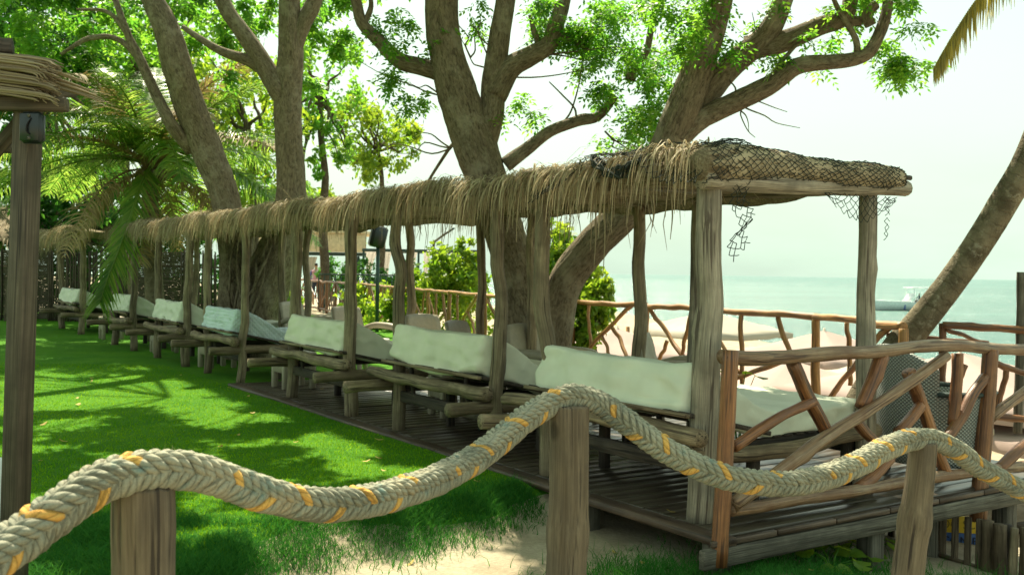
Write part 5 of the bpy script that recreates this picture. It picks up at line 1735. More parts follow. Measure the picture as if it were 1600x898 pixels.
# ---- background trees and bushes
def simple_leaves(pts, size):
    n = len(pts)
    a = rng.normal(0, 1, (n, 3)); a /= np.linalg.norm(a, axis=1)[:, None]
    b = np.cross(a, rng.normal(0, 1, (n, 3))); b /= np.linalg.norm(b, axis=1)[:, None]
    s = (size * rng.uniform(.6, 1.3, n))[:, None]
    V = np.stack([pts - a * s, pts + b * s * .5, pts + a * s, pts - b * s * .5], 1).reshape(-1, 3)
    return V, np.arange(n * 4).reshape(-1, 4)
def bg_tree(name, label, cat, base, crowns, trunk_r, mat, n, size, group=None):
    base = np.array(base, float)
    t = thing(name, label, cat, base, group=group)
    i_ = InWorld(t)
    m = MB()
    c0 = np.array(crowns[0][0])
    limb(m, wobble(base - [0, 0, .1], c0 - [0, 0, .2 * crowns[0][1]], 6, .12), trunk_r, trunk_r * .5, 10, .06, 2, 4)
    for (c, r) in crowns:
        for k in range(4):
            d = rng.normal(0, 1, 3); d[2] = abs(d[2]) * .5; d /= np.linalg.norm(d)
            m.tube(wobble(c0 - [0, 0, .3 * crowns[0][1]], np.array(c) + d * r * .7, 6, .12), np.linspace(trunk_r * .4, trunk_r * .08, 6), 6, .05, sub=3)
    i_.mb(m, 'trunk' if trunk_r > .06 else 'stem', M['bark_far'])
    pts, rn = [], []
    tot = sum(r ** 2 for _, r in crowns)
    for (c, r) in crowns:
        k = int(n * r ** 2 / tot)
        nc = max(8, int(k / 45))
        d = rng.normal(0, 1, (nc, 3)); d /= np.linalg.norm(d, axis=1)[:, None]
        cc = np.array(c) + d * (rng.uniform(.15, 1, nc) ** .5)[:, None] * r * np.array([1, 1, .85])
        ix = rng.integers(0, nc, k)
        pts.append(cc[ix] + rng.normal(0, r * .12, (k, 3)))
        cr = rng.beta(2, 2, nc)
        rn.append(np.clip(cr[ix] + rng.normal(0, .12, k), 0, 1))
    V, Q = simple_leaves(np.vstack(pts), size)
    i_.mesh('crown' if trunk_r > .06 else 'foliage', np_mesh('crown', V, [Q], rnd=np.repeat(np.concatenate(rn), 4)), mat, kind='stuff')
    return t
def g0(px, y):
    p = P(px, 430, y); return (p[0], p[1], 0.0)
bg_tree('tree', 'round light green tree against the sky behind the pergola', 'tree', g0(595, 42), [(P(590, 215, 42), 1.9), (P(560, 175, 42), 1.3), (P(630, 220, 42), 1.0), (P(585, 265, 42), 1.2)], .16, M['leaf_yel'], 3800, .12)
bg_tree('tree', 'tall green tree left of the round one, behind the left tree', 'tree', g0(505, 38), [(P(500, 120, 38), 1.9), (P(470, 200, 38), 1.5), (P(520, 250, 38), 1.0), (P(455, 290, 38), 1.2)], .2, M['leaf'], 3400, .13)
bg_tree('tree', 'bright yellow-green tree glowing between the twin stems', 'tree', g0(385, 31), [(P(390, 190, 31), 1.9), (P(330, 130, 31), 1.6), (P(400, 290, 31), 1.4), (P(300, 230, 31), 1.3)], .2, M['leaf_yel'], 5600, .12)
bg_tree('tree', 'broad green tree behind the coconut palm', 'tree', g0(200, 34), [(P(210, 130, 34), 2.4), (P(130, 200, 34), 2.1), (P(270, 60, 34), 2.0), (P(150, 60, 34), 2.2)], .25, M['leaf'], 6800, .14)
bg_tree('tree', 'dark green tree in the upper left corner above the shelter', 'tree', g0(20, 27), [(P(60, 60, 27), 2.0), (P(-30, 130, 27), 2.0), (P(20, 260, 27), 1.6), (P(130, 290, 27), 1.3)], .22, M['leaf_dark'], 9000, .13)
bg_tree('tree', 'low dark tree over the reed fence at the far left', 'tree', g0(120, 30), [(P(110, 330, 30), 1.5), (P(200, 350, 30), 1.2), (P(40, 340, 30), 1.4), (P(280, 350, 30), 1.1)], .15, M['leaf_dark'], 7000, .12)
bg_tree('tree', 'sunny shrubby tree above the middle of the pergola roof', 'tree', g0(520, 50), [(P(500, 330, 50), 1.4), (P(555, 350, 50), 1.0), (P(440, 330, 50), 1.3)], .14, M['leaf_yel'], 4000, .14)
BU = [('bush', 'bright green bush behind the railing, left of the big tree', 695, 24, [((700, 430), .8), ((730, 450), .7), ((670, 455), .7), ((728, 395), .4)], 5200),
      ('bush', 'green bush between the two trunks of the big forked tree', 868, 17.5, [((885, 420), .75), ((905, 470), .6), ((850, 460), .6), ((860, 380), .5)], 5500),
      ('bush', 'low leafy shrub right of the big tree by the railing', 912, 15.5, [((915, 480), .45), ((900, 520), .45), ((925, 450), .30)], 3200),
      ('bush', 'yellow-green low bush behind the armchairs at the far deck', 590, 29, [((600, 472), .6), ((560, 474), .6), ((640, 468), .6)], 4500),
      ('bush', 'small yellow-green bush seen past the left tree foot', 425, 23, [((432, 470), .6), ((420, 500), .5)], 2500),
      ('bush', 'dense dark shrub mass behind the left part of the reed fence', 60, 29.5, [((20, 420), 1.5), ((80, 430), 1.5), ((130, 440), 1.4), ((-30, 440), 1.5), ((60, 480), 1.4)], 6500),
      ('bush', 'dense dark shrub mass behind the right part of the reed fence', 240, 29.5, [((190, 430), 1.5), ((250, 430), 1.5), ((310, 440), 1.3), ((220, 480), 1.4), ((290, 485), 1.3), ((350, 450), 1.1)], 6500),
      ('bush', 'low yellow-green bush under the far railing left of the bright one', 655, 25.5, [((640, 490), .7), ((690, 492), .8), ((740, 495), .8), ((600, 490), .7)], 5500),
      ('hedge', 'dark clipped hedge below the far pavilion', 545, 39, [((520, 432), .8), ((560, 434), .8), ((600, 436), .8), ((640, 438), .8)], 4500)]
for (nm, lab, px, y, cr, n) in BU:
    b = g0(px, y); zb = float(ground_z(np.array(b[0]), np.array(b[1])))
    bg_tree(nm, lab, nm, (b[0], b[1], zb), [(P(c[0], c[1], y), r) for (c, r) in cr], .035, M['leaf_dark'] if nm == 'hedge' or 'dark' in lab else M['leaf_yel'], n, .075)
# broad-leaved seedlings beneath the deck edge
for k, (px, py, y, lab) in enumerate(((1322, 868, 6.6, 'broad-leaved seedling growing under the near deck edge'), (1262, 845, 7.2, 'small broad-leaved plant in the shade under the deck'), (1155, 584, 8.3, 'bright green leafy sprig behind the railing corner post'), (1355, 872, 6.9, 'broad-leaved seedling beside the lower right rope post'), (1300, 880, 6.2, 'leafy seedling in the grass in front of the deck leg'), (1235, 862, 6.9, 'low broad-leaved plant left of the grey deck leg'))):
    c = P(px, py, y)
    zb = float(ground_z(np.array(c[0]), np.array(c[1]))) if k != 2 else 0.0
    t = thing('seedling', lab, 'plant', (c[0], c[1], zb))
    hgt = max(.12, c[2] - zb) + .03
    for j in range(8 if k != 2 else 5):
        a = j * 2.4; e = np.array([math.cos(a) * .13, math.sin(a) * .13, hgt * (.55 + .45 * rng.uniform())])
        m = MB(); m.tube(np.array([(0, 0, 0), e * [.4, .4, .7], e]), [.006, .005, .003], 5); m.build('stem', M['leaf'], t)
        ex = np.array([math.cos(a), math.sin(a), -.25]); ey = np.array([-math.sin(a), math.cos(a), 0])
        m = MB(); V = [e]; 
        for q in range(9):
            u_ = q / 8 * 2 * PI
            V.append(e + ex * (.055 - .06 * math.cos(u_)) + ey * .055 * math.sin(u_) + np.array([0, 0, .012 * math.cos(2 * u_)]))
        m.add(np.array(V), None, [(0, q, q + 1) for q in range(1, 9)], rnd=rng.uniform(.3, 1)); m.build('leaf', M['leaf_yel'], t)

# ================================================================== far left: reed fence and hut
rf = thing('reed_fence', 'dark fence of upright reed poles and woven panels behind the far beds', 'fence', P(150, 505, 27.5) * np.array([1, 1, 0]))
fi = InWorld(rf)
fa, fb = P(-60, 505, 27.5) * np.array([1, 1, 0]), P(352, 500, 26.5) * np.array([1, 1, 0])
LF = np.linalg.norm(fb - fa); fd = (fb - fa) / LF
pole = MB(); pole.tube(np.array([(0, 0, -.05), (.006, 0, .6), (-.006, 0, 1.3), (0, 0, 1.95)]), [.03, .028, .027, .022], 7, .05)
pole_me = pole.mesh('reed_pole'); pole_me.materials.append(M['reed'])
lath = MB(); lath.box((0, 0, 0), (1.5, .02, .05), ch=.004); lath_me = lath.mesh('lath', False); lath_me.materials.append(M['reed'])
x = 0.0
k = 0
while x < LF:
    woven = (k // 16) % 3 == 1 and k % 16 == 0
    if woven:
        for j in range(34):
            o = link('lath', lath_me, None, rf, loc=tuple(fa + fd * (x + .75) + np.array([0, .012 * (j % 2), .06 + j * .055]) - np.array(rf.location)), rot=(0, 0, math.atan2(fd[1], fd[0])))
        for q in (.05, .75, 1.45):
            o = link('reed_pole', pole_me, None, rf, loc=tuple(fa + fd * (x + q) + np.array([0, -.03, 0]) - np.array(rf.location)))
        x += 1.5; k += 16
    else:
        o = link('reed_pole', pole_me, None, rf, loc=tuple(fa + fd * x + np.array([0, rng.normal(0, .01), rng.uniform(-.12, .05)]) - np.array(rf.location)), rot=(rng.normal(0, .01), rng.normal(0, .015), rng.uniform(0, 6)))
        x += .072; k += 1
for z in (.5, 1.5):
    fi.log('cross_pole', fa + [0, .04, z], fb + [0, .04, z], .025, .025, M['reed'])
# thatched hut beyond the fence on the far left
hut2 = thing('thatched_hut', 'far thatched roof rising behind the reed fence at the left', 'hut', P(20, 500, 30) * np.array([1, 1, 0]))
h2 = InWorld(hut2)
cx, cy = hut2.location.x, hut2.location.y
rr = MB()
n = 40; rings = 12
V, Q = [], []
for i in range(rings):
    f = i / (rings - 1)
    for j in range(n):
        a = j / n * 2 * PI
        r = 2.7 * (1 - f * .96) * (1 + .03 * rng.normal())
        V.append((cx + math.cos(a) * r, cy + math.sin(a) * r * .8, 2.15 + 1.15 * f ** .9 + rng.normal(0, .02)))
for i in range(rings - 1):
    for j in range(n):
        Q.append((i * n + j, i * n + (j + 1) % n, (i + 1) * n + (j + 1) % n, (i + 1) * n + j))
rr.add(np.array(V), Q); h2.mb(rr, 'roof', M['core'])
a = rng.uniform(0, 2 * PI, 2600); rad = 2.7 * np.sqrt(rng.uniform(.05, 1.05, 2600))
base = np.stack([cx + np.cos(a) * rad, cy + np.sin(a) * rad * .8, 2.18 + 1.15 * (1 - (rad / 2.7)).clip(0) ** .9], -1)
d = np.stack([np.cos(a), np.sin(a), -.5 + 0 * a], -1); d /= np.linalg.norm(d, axis=1)[:, None]
V, Q, mm = strand_batch(base, d, rng.uniform(.3, .6, 2600), rng.uniform(.02, .05, 2600), rng.uniform(.3, 1, 2600), 3)
h2.mesh('thatch', np_mesh('thatch', V, [Q], rnd=np.repeat(rng.uniform(.2, 1, 2600), mm)), M['thatch'], kind='stuff')
for j in range(6):
    a = j / 6 * 2 * PI
    h2.log('post', (cx + math.cos(a) * 2.3, cy + math.sin(a) * 1.8, -.05), (cx + math.cos(a) * 2.3, cy + math.sin(a) * 1.8, 2.3), .07, .06, M['post'])

# ================================================================== far pavilion, steel pergola, lamp, speaker, person
M['cream'] = plain('cream_canvas', (.66, .55, .38), .8)
M['steel'] = plain('dark_green_steel', (.035, .065, .06), .5)
M['orange_wood'] = plain('orange_timber', (.45, .20, .08), .6)
M['curtain'] = leaf('white_curtain', (.74, .70, .66), (.8, .77, .72), (.7, .66, .6), (.75, .7, .65), .35, .9)
pav = thing('beach_pavilion', 'far beach pavilion with a cream canvas fascia and white curtains', 'pavilion', g0(470, 46))
pv = InWorld(pav)
def wbox(iw, name, a, b, th, hh, mat, z0, ch=.01):
    """upright slab between plan points a and b from z0 up"""
    a, b = np.array(a, float), np.array(b, float)
    ax = b - a; L = np.hypot(ax[0], ax[1]); ang = math.atan2(ax[1], ax[0])
    m = MB(); m.box(((a[0] + b[0]) / 2, (a[1] + b[1]) / 2, z0 + hh / 2), (L, th, hh), np.array(Matrix.Rotation(ang, 3, 'Z')), ch)
    return iw.mb(m, name, mat, False)
a, b = P(370, 380, 46), P(572, 380, 46)
wbox(pv, 'fascia', a, b, .12, .85, M['cream'], P(470, 393, 46)[2])
wbox(pv, 'roof', a + [0, 2, 0], b + [0, 2, 0], 4.4, .15, M['cream'], P(470, 393, 46)[2] + .86)
wbox(pv, 'beam', a + [0, .1, 0], b + [0, .1, 0], .1, .16, M['steel'], P(470, 393, 46)[2] - .17)
for px in (388, 436, 478, 518, 560):
    c = P(px, 400, 46.2); zt = P(470, 393, 46)[2] - .18
    m = MB(); m.box((c[0], c[1], zt / 2), (.12, .12, zt), ch=.01); pv.mb(m, 'post', M['orange_wood'] if px in (388, 478) else M['steel'], False)
def curtain(iw, pa, pb, ztop, zbot, gather=.3):
    n, mz = 26, 10
    V, Q = [], []
    for i in range(mz):
        f = i / (mz - 1)
        for j in range(n):
            t = j / (n - 1)
            tt = t * (1 - gather * math.sin(f * PI * .8)) 
            p = pa + (pb - pa) * tt
            V.append((p[0], p[1] + .06 * math.sin(j * 1.9), ztop + (zbot - ztop) * f))
    for i in range(mz - 1):
        for j in range(n - 1):
            Q.append((i * n + j, i * n + j + 1, (i + 1) * n + j + 1, (i + 1) * n + j))
    m = MB(); m.add(np.array(V), Q, rnd=rng.uniform()); return iw.mb(m, 'curtain', M['curtain'])
zt = P(470, 394, 46)[2] - .2
for (x0, x1, g_) in ((482, 496, .5), (500, 516, .4), (540, 558, .4), (396, 412, .4)):
    curtain(pv, P(x0, 400, 46.1), P(x1, 400, 46.1), zt, .35, g_)
sp_ = thing('steel_pergola', 'far dark steel pergola frame hung with white curtains above the hedge', 'pergola', g0(650, 44))
si = InWorld(sp_)
zt = P(640, 394, 44)[2]
for dy in (0, 3.0):
    wbox(si, 'beam', P(566, 394, 44) + [0, dy, 0], P(748, 394, 44) + [0, dy, 0], .1, .14, M['steel'], zt)
for px in (568, 594, 621, 654, 680, 706, 732):
    c = P(px, 400, 44)
    m = MB(); m.box((c[0], c[1], zt / 2), (.09, .09, zt), ch=.008); si.mb(m, 'post', M['steel'], False)
    m = MB(); m.box((c[0], c[1] + 1.5, zt + .07), (.07, 3.0, .1), ch=.008); si.mb(m, 'rafter', M['steel'], False)
for (x0, x1, g_) in ((572, 590, .55), (600, 612, .4), (640, 652, .4), (662, 674, .5), (688, 700, .5), (712, 724, .5)):
    curtain(si, P(x0, 400, 44.1), P(x1, 400, 44.1), zt, .6, g_)
# low dark picket fence in front
lf = thing('garden_fence', 'low dark green railing fence in front of the far hedge', 'fence', g0(590, 36.5))
li = InWorld(lf)
a, b = P(498, 430, 36.5), P(700, 430, 36.5)
zt = P(600, 428.5, 36.5)[2]
wbox(li, 'top_rail', a, b, .06, .06, M['steel'], zt - .06)
wbox(li, 'bottom_rail', a, b, .06, .06, M['steel'], .15)
for k in range(24):
    c = a + (b - a) * (k / 23)
    m = MB(); m.box((c[0], c[1] + .002, (zt - .07) / 2 + .02), (.035, .035, zt - .1), ch=.004); li.mb(m, 'picket', M['steel'], False)
lp = thing('lamp_post', 'slim pale lamp post with a bent arm above the railing', 'lamp post', g0(677, 33))
m = MB(); c = lp.location; zt = P(677, 378, 33)[2]
m.tube(np.array([(0, 0, 0), (0, 0, 1.5), (0, 0, zt - .1), (.12, 0, zt + .08), (.5, 0, zt + .36)]), [.055, .05, .045, .04, .035], 8, sub=4)
m.build('pole', M['grey'], lp)
m = MB(); m.box((.56, 0, zt + .39), (.3, .1, .06), np.array(Matrix.Rotation(R_(-35), 3, 'Y')), ch=.01); m.build('lamp_head', M['steel'], lp, False)
fs = thing('pole_speaker', 'black loudspeaker on a dark pole seen between the thatch and the posts', 'speaker', g0(590, 24))
zc = P(590, 370, 24)[2]
m = MB(); m.tube(np.array([(0, 0, 0), (0, 0, zc - .2)]), .045, 10); m.build('pole', M['steel'], fs)
m = MB(); m.box((0, 0, zc), (.36, .34, .52), np.array(Matrix.Rotation(R_(12), 3, 'Y')) @ np.array(Matrix.Rotation(R_(25), 3, 'Z')), ch=.05); m.build('cabinet', M['black_plastic'], fs)
m = MB(); m.box((-.02, -.17, zc), (.26, .03, .42), np.array(Matrix.Rotation(R_(12), 3, 'Y')) @ np.array(Matrix.Rotation(R_(25), 3, 'Z')), ch=.01); m.build('grille', M['black'], fs, False)
# person at the far railing, seen from behind, arm out to the right
M['skin'] = plain('skin', (.42, .25, .16), .6)
M['hair'] = plain('dark_hair', (.02, .014, .01), .6)
def shirt_mat():
    m, t = mat_new('pink_and_blue_top')
    tcn = t.nodes.new('ShaderNodeTexCoord').outputs['Object']
    sep = t.nodes.new('ShaderNodeSeparateXYZ'); t.links.new(tcn, sep.inputs[0])
    pinkz = ramp(t, mathn(t, 'ADD', sep.outputs[2], mathn(t, 'MULTIPLY', noise(t, tcn, 6), .15)), [(.0, (.6, .16, .14)), (1, (.6, .3, .38))])
    ax = mathn(t, 'GREATER_THAN', mathn(t, 'ABSOLUTE', sep.outputs[0]), .17)
    col = mixc(t, ax, pinkz, (.10, .12, .32))
    finish(t, col, .8)
    return m
M['shirt'] = shirt_mat()
M['shorts'] = plain('dark_shorts', (.03, .04, .07), .8)
def skin_figure(name, label, loc, rz, joints, edges, mats, scale=1.0, hair=True, group=None):
    """a body grown as one skin over a skeleton"""
    t = thing(name, label, 'person', loc, rz)
    me = bpy.data.meshes.new('body')
    me.from_pydata([j[0] for j in joints], edges, [])
    me.skin_vertices.new() if hasattr(me.skin_vertices, 'new') and len(me.skin_vertices) == 0 else None
    o = link('body', me, mats, t)
    md = o.modifiers.new('skin', 'SKIN'); md.use_smooth_shade = True
    if not len(me.skin_vertices):
        bm_ = None
    for sv, j in zip(me.skin_vertices[0].data, joints):
        sv.radius = (j[1], j[2] if len(j) > 2 else j[1])
    me.skin_vertices[0].data[0].use_root = True
    s2 = o.modifiers.new('sub', 'SUBSURF'); s2.levels = s2.render_levels = 2
    dg = bpy.context.evaluated_depsgraph_get()
    nm = bpy.data.meshes.new_from_object(o.evaluated_get(dg))
    o.modifiers.clear(); o.data = nm
    nm.materials.clear()
    for mm_ in mats: nm.materials.append(mm_)
    return t, o
def paint(o, f):
    for p in o.data.polygons:
        p.material_index = f(p.center)
J = [((0, 0, .95), .13, .10), ((0, 0, 1.15), .13, .09), ((0, 0, 1.36), .17, .10), ((0, 0, 1.46), .07, .06), ((0, 0, 1.54), .05, .05), ((0, -.005, 1.60), .07, .08), ((0, -.005, 1.70), .075, .09), ((0, 0, 1.76), .05, .06),
     ((.19, 0, 1.41), .06, .06), ((.34, .06, 1.24), .045, .045), ((.50, .20, 1.08), .035, .035), ((.57, .26, 1.06), .035, .02),
     ((-.19, 0, 1.41), .06, .06), ((-.27, .04, 1.16), .045, .045), ((-.22, .24, 1.06), .035, .035), ((-.20, .32, 1.06), .035, .02),
     ((.10, 0, .86), .085, .085), ((.11, .01, .48), .06, .06), ((.11, -.01, .09), .042, .042), ((.12, .12, .04), .035, .03),
     ((-.10, 0, .86), .085, .085), ((-.11, .01, .48), .06, .06), ((-.11, -.01, .09), .042, .042), ((-.12, .12, .04), .035, .03)]
Eg = [(0, 1), (1, 2), (2, 3), (3, 4), (4, 5), (5, 6), (6, 7), (2, 8), (8, 9), (9, 10), (10, 11), (2, 12), (12, 13), (13, 14), (14, 15), (0, 16), (16, 17), (17, 18), (18, 19), (0, 20), (20, 21), (21, 22), (22, 23)]
def add_person(name, label, loc, rz, joints=J, edges=Eg, mats=('shirt', 'skin', 'shorts', 'hair'), sc_=1.0):
    t, o = skin_figure('person', label, loc, rz, joints, edges, [M[k] for k in mats])
    paint(o, lambda c: 3 if c[2] > 1.64 and (c[1] < .03 or c[2] > 1.72) else 1 if c[2] > 1.48 else (1 if abs(c[0]) > .42 or (abs(c[0]) > .15 and c[1] > .22) else 0 if c[2] > .98 else 2 if c[2] > .55 else 1))
    t.scale = (sc_, sc_, sc_)
    return t
pp = P(494, 425, 41.0)
try:
    add_person('person', 'person in a pink and blue top leaning at the far railing, seen from behind', (pp[0], pp[1], 0.0), 0)
except Exception as ex:
    print('person failed', ex)

# ================================================================== beach: umbrellas, posts, loungers, boat
M['canvas'] = plain('pale_pink_canvas', (.36, .265, .235), .8, .2, 1.2, .12)
M['canvas_w'] = plain('white_canvas', (.37, .33, .265), .8, .2, 1.2, .1)
M['pole'] = plain('umbrella_pole', (.5, .45, .36), .5)
def umbrella(label, apex, half, mat, rz):
    z0 = BEACH_Z
    t = thing('beach_umbrella', label, 'umbrella', (apex[0], apex[1], z0), rz, 'square beach umbrellas below the deck')
    H = apex[2] - z0
    n = 9
    V, Q = [], []
    # square canopy with four ridges, sagging between
    ring = [(-1, -1), (1, -1), (1, 1), (-1, 1)]
    rows = 8; per = 8
    m = MB()
    for i in range(rows):
        f = i / (rows - 1)
        for k in range(4):
            a, b = np.array(ring[k], float), np.array(ring[(k + 1) % 4], float)
            for j in range(per):
                u_ = j / per
                p = a + (b - a) * u_
                sag = .10 * math.sin(u_ * PI) * f
                V.append((p[0] * half * f, p[1] * half * f, H - .62 * f ** .92 - sag * .6 + .02 * rng.normal() * f))
    tot = per * 4
    for i in range(rows - 1):
        for j in range(tot):
            Q.append((i * tot + j, (i + 1) * tot + j, (i + 1) * tot + (j + 1) % tot, i * tot + (j + 1) % tot))
    lastrow = (rows - 1) * tot; nb = len(V)
    for j in range(tot):
        p = V[lastrow + j]; V.append((p[0], p[1], p[2] - .16 + .02 * math.sin(j * 2)))
    for j in range(tot):
        Q.append((lastrow + j, nb + j, nb + (j + 1) % tot, lastrow + (j + 1) % tot))
    m.add(np.array(V), Q); m.build('canopy', mat, t, False)
    m = MB(); m.tube(np.array([(0, 0, -.1), (0, 0, H + .06)]), .03, 8); m.build('pole', M['pole'], t)
    for k in range(4):
        m = MB(); m.tube(np.array([(0, 0, H - .12), (ring[k][0] * half, ring[k][1] * half, H - .74)]), .012, 5); m.build('rib', M['pole'], t)
    m = MB(); m.box((0, 0, .06), (.5, .5, .12), ch=.03); m.build('foot', M['grey'], t, False)
UM = [((1110, 486, 33), 1.9, 'canvas_w', 20, 'cream beach umbrella just below the horizon behind the near pergola post'),
      ((1288, 516, 25), 1.7, 'canvas', 35, 'pinkish beach umbrella seen over the honey railing, left of the back post'),
      ((1235, 562, 17.5), 2.3, 'canvas', 10, 'large pale pink umbrella filling the gap under the honey railing'),
      ((1500, 550, 16.0), 2.1, 'canvas', 40, 'pale pink umbrella behind the right railing spindles'),
      ((965, 512, 27), 1.8, 'canvas', 5, 'pinkish umbrella beside the shrub left of the slim back post'),
      ((1400, 556, 20), 2.0, 'canvas_w', 60, 'pale umbrella behind the back of the left wicker chair'),
      ((1620, 600, 14.5), 1.5, 'canvas', 25, 'pale pink umbrella at the right picture edge')]
for (c, half, mt, rz, lab) in UM:
    umbrella(lab, P(*c), half, M[mt], R_(rz))
# yellow boundary stakes on the sand
for k, (px, py, y) in enumerate(((967, 520, 30), (981, 510, 30), (1330, 570, 30))):
    c = P(px, py, y)
    t = thing('beach_stake', ['short yellow stake in the sand left of the slim back post', 'taller yellow stake in the sand beside the slim back post', 'thin dark stake on the sand between two umbrellas'][k], 'stake', (c[0], c[1], BEACH_Z))
    m = MB(); m.tube(np.array([(0, 0, -.1), (.01, 0, (c[2] - BEACH_Z) * .5), (0, 0, c[2] - BEACH_Z)]), .06, 8, .03); m.build('stake', M['honey'], t)
# speedboat with two people
bo_ = P(1404, 484.5, 122)
M['hull'] = plain('white_hull', (.78, .80, .80), .3, .5)
M['hull_blue'] = plain('blue_hull_stripe', (.12, .16, .36), .35, .5)
M['glass_dark'] = plain('tinted_screen', (.05, .08, .09), .1, .6)
boat = thing('motor_boat', 'white speedboat with a blue stern and canopy on the sea', 'boat', (bo_[0], bo_[1], SEA_Z), R_(3))
boat.scale = (1.2, 1.2, 1.2)
m = MB()
st = np.linspace(0, 1, 16); V, Q, rn = [], [], []
for f in st:          # bow at -x, stern at +x; length 7 m
    x = -3.6 + 7.2 * f
    wd = 1.1 * min(1, (f * 2.6) ** .6) if f > 0 else .02
    sheer = 1.02 - .22 * f
    for (yy__, zz__) in ((-wd, sheer), (-wd * .96, sheer * .62), (-wd * .72, .12), (0, -.25), (wd * .72, .12), (wd * .96, sheer * .62), (wd, sheer)):
        V.append((x - (.35 * (zz__ / 1.0) * (1 - f) ** 3), yy__, zz__))
for i in range(15):
    for j in range(6):
        Q.append((i * 7 + j, i * 7 + j + 1, (i + 1) * 7 + j + 1, (i + 1) * 7 + j))
Q.append((0, 0, 0, 0)) if False else None
m.add(np.array(V), Q); m.add(np.array(V)[-7:], None, [(0, k, k + 1) for k in range(1, 6)])
hull = m.build('hull', M['hull'], boat)
m = MB(); m.box((2.6, 0, .30), (2.1, 2.24, .34), ch=.05); m.build('stern_band', M['hull_blue'], boat, False)
m = MB(); m.box((.2, 0, .38), (.12, 2.24, .5), ch=.02); m.build('stripe', M['hull_blue'], boat, False)
m = MB(); m.add(np.array([(-3.4, 0, 1.05), (-1.2, -.95, 1.0), (-1.2, .95, 1.0), (1.0, -1.05, .92), (1.0, 1.05, .92), (3.5, -1.05, .84), (3.5, 1.05, .84)]), [(1, 3, 4, 2), (3, 5, 6, 4)], [(0, 1, 2)]); m.build('foredeck', M['hull'], boat, False)
m = MB(); m.add(np.array([(.7, -.8, .95), (.7, .8, .95), (1.3, .75, 1.75), (1.3, -.75, 1.75), (.78, -.8, .95), (.78, .8, .95), (1.38, .75, 1.75), (1.38, -.75, 1.75)]), [(0, 1, 2, 3), (7, 6, 5, 4), (0, 4, 5, 1), (1, 5, 6, 2), (2, 6, 7, 3), (3, 7, 4, 0)]); m.build('windscreen', M['hull'], boat, False)
m = MB(); m.box((2.3, 0, 2.35), (2.9, 1.9, .07), ch=.02); m.build('canopy', M['hull'], boat, False)
for sx in (1.2, 3.3):
    for sy in (-.85, .85):
        m = MB(); m.tube(np.array([(sx, sy, .85), (sx, sy, 2.33)]), .03, 6); m.build('canopy_pole', M['hull'], boat)
m = MB(); m.box((3.75, 0, .7), (.35, .5, .9), ch=.08); m.build('outboard_motor', M['black_plastic'], boat)
JS = [(((x, y, z)), *r) for (x, y, z), *r in J]
add_person('person', 'person standing on the bow of the speedboat', (bo_[0] - 3.3, bo_[1], SEA_Z + 1.2), 1.2, mats=('skin', 'skin', 'shorts', 'hair'), sc_=.95)
SIT = [((j[0][0], j[0][1], j[0][2]), *j[1:]) for j in J]
for q, (yy__, zz__) in {17: (.42, .86), 18: (.46, .45), 19: (.58, .40), 21: (.42, .86), 22: (.46, .45), 23: (.58, .40)}.items():
    SIT[q] = ((SIT[q][0][0], yy__, zz__), *SIT[q][1:])
add_person('person', 'person seated at the wheel under the speedboat canopy', (bo_[0] + 2.4, bo_[1] - .24, SEA_Z + .5), 1.57, joints=SIT, mats=('shorts', 'skin', 'shorts', 'hair'), sc_=.95)
m = MB(); m.box((2.0, -.2, .95), (.5, .5, .5), ch=.05); m.build('helm_seat', M['hull'], boat, False)

# ================================================================== picket fence and sign below the deck
pf = thing('picket_fence', 'dark picket fence below the deck at the lower right', 'fence', P(1400, 880, 7.9) * np.array([1, 1, 0]) + np.array([0, 0, -1.1]))
pi2 = InWorld(pf)
fa, fb = P(1285, 850, 9.6), P(1462, 850, 7.4)
def picket(c, wdt, z0, z1, mat=M['picket'], th=.022, ang=0.0, name='picket'):
    m = MB(); m.box((c[0], c[1], (z0 + z1) / 2), (wdt, th, z1 - z0), np.array(Matrix.Rotation(ang, 3, 'Z')), ch=.005); return pi2.mb(m, name, mat, False)
pa = math.atan2(fb[1] - fa[1], fb[0] - fa[0])
for k in range(13):
    c = fa + (fb - fa) * (k / 12)
    picket(c, .10, -1.5, -.16 + rng.normal(0, .015), ang=pa)
for z in (-.48, -1.15):
    m = MB(); a, b = fa + [0, .03, 0], fb + [0, .03, 0]; d = (b - a) * [1, 1, 0]
    m.box(((a[0] + b[0]) / 2, (a[1] + b[1]) / 2, z), (np.hypot(d[0], d[1]), .04, .06), np.array(Matrix.Rotation(pa, 3, 'Z')), ch=.005); pi2.mb(m, 'cross_rail', M['picket'], False)
# gate with the painted sign behind it
gt = thing('picket_gate', 'slatted gate with thick posts in front of the painted sign', 'gate', P(1530, 880, 7.2) * np.array([1, 1, 0]) + np.array([0, 0, -1.2]))
pi2 = InWorld(gt)
for px in (1473, 1492, 1512, 1530):
    c = P(px, 850, 7.3 - (px - 1470) * .004); picket(c, .048, -1.4, -.20 + rng.normal(0, .02), ang=-.3)
a, b = P(1466, 866, 7.28), P(1532, 888, 7.05)
m = MB(); m.tube(np.array([a + [0, .03, 0], b + [0, .03, 0]]), .018, 6); pi2.mb(m, 'cross_rail', M['picket'])
for (px, wd_, y, mt) in ((1543, .085, 7.0, 'picket'), (1562, .095, 6.9, 'picket'), (1574, .05, 6.9, 'logdark'), (1585, .055, 6.8, 'post'), (1602, .07, 6.8, 'picket'), (1622, .06, 6.75, 'picket')):
    c = P(px, 850, y); pi2.log('stake', (c[0], c[1], -1.5), (c[0], c[1], -.20), wd_ / 2, wd_ / 2, M[mt], amp=.004)
c = P(1455, 850, 7.3); pi2.log('gate_post', (c[0], c[1], -1.6), (c[0], c[1], -.16), .05, .05, M['grey'], amp=.004)
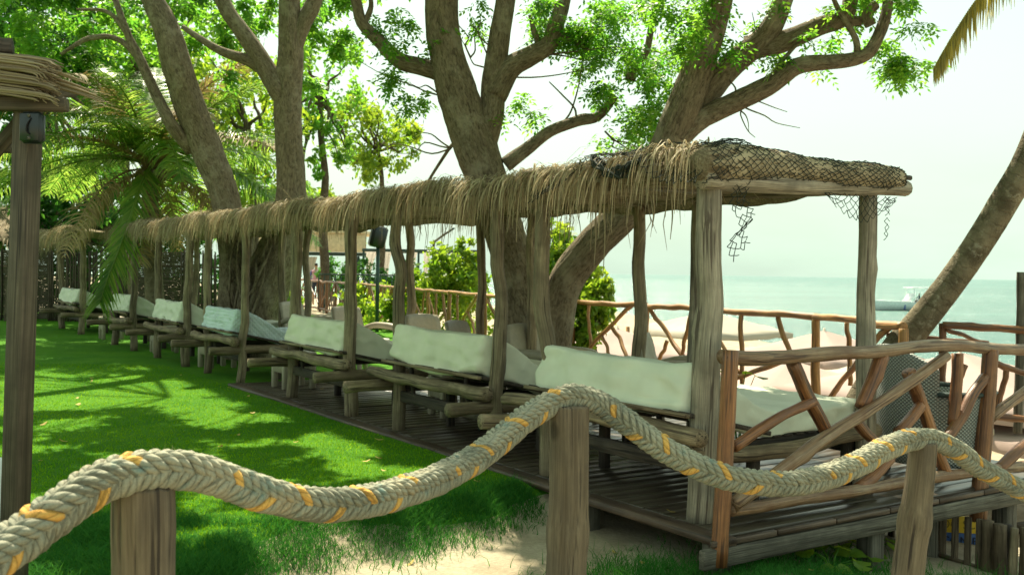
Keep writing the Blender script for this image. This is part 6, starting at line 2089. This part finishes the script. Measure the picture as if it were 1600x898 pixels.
m = MB(); m.tube(np.array([P(1465, 790, 7.3), P(1490, 787, 7.28), P(1522, 778, 7.2)]), [.05, .075, .07], 12, .05, 2, sub=5, flat=.6); pi2.mb(m, 'header_log', M['grey'])
# the sign
M['sign_y'] = plain('yellow_sign_paint', (.62, .42, .03), .6, .3, 5, .15)
M['sign_b'] = plain('blue_sign_paint', (.05, .11, .30), .6, .3, 5, .15)
M['sign_o'] = plain('orange_sign_paint', (.62, .30, .03), .6, .3, 5, .15)
M['ink'] = plain('dark_sign_lettering', (.02, .025, .05), .7)
M['ink_g'] = plain('olive_sign_lettering', (.22, .16, .02), .7)
M['ink_r'] = plain('red_sign_lettering', (.50, .05, .02), .7)
sc0 = P(1504, 840, 8.3)
sg = thing('painted_sign', 'yellow, blue and orange painted sign board half hidden behind the gate slats', 'sign', (sc0[0], sc0[1], -1.3), R_(-8))
def zof(py): return P(1504, py, 8.3)[2] + 1.3
rows = ((806, 832, 'sign_y', 'DO SCO', 'ink_g'), (832, 857, 'sign_b', 'COMIBE', 'ink'), (857, 880, 'sign_o', 'N OO', 'ink_r'))
for (y0, y1, mt, txt, ink) in rows:
    z1, z0 = zof(y0), zof(y1)
    m = MB(); m.box((0, 0, (z0 + z1) / 2), (.36, .025, z1 - z0 - .003), ch=.003)
    pl = m.build('panel', M[mt], sg, False)
    cu = bpy.data.curves.new('lettering', 'FONT'); cu.body = txt; cu.size = (z1 - z0) * .72; cu.align_x = 'CENTER'; cu.align_y = 'CENTER'; cu.extrude = .001
    cu.space_character = 1.05
    tmp = bpy.data.objects.new('lettering_tmp', cu); COL.objects.link(tmp)
    dg = bpy.context.evaluated_depsgraph_get()
    tm = bpy.data.meshes.new_from_object(tmp.evaluated_get(dg))
    bpy.data.objects.remove(tmp)
    tm.materials.clear()
    lo = link('lettering', tm, M[ink], pl, loc=(0, -.0150, (z0 + z1) / 2), rot=(PI / 2, 0, 0))
    wdt = max(.01, lo.dimensions[0]) if False else None
    xs_ = [v.co.x for v in tm.vertices]
    if xs_ and max(xs_) - min(xs_) > .33:
        lo.scale = (.33 / (max(xs_) - min(xs_)), 1, 1)
for sx in (-1, 1):
    m = MB(); m.box((sx * .15, .03, .5), (.03, .03, 1.15), ch=.004); m.build('stake', M['picket'], sg, False)

# ================================================================== fallen leaves
M['dry_leaf'] = leaf('fallen_leaf', (.42, .28, .06), (.62, .46, .14), (.4, .3, .08), (.6, .45, .15), .25, .7)
lm = MB()
V = [(0, 0, .004)] + [(math.cos(a) * .045, math.sin(a) * .02, .004 + .008 * math.cos(2 * a)) for a in np.linspace(0, 2 * PI, 9)[:-1]]
lm.add(np.array(V), None, [(0, k, k % 8 + 1) for k in range(1, 9)], rnd=.6)
lme = lm.mesh('fallen_leaf'); lme.materials.append(M['dry_leaf'])
spots = [(rng.uniform(60, 640), rng.uniform(580, 775)) for _ in range(26)] + [(700, 735), (745, 752), (600, 808), (690, 858), (905, 865), (960, 862), (1048, 802), (1005, 878), (640, 880), (1268, 890)]
for (px, py) in spots:
    p = G(px, py, -.01)
    s_, v_ = to_sv(p[0], p[1])
    zz = float(lawn_z(np.array(p[0]), np.array(p[1]))) + .018 if bank_d(np.array([p[0]]), np.array([p[1]]))[0] < .1 else float(ground_z(np.array(p[0]), np.array(p[1]))) + .01
    where = 'lawn' if zz > -.1 else 'sand'
    if v_ > -.37 and s_ < 8.3 and s_ > -.4: zz = .004; where = 'deck boards'
    if zz < -.1:
        p = G(px, py, zz)
    o = link('fallen_leaf', lme, None, None, loc=(p[0], p[1], zz), rot=(rng.normal(0, .2), rng.normal(0, .2), rng.uniform(0, 6.28)))
    o.scale = [rng.uniform(.5, 1.0)] * 3
    o['label'] = {'lawn': 'small dry yellow leaf lying on the green lawn', 'sand': 'small dry yellow leaf lying on the sand or rough grass', 'deck boards': 'small dry yellow leaf lying on the dark deck boards'}[where]; o['category'] = 'leaf'; o['group'] = 'fallen leaves'
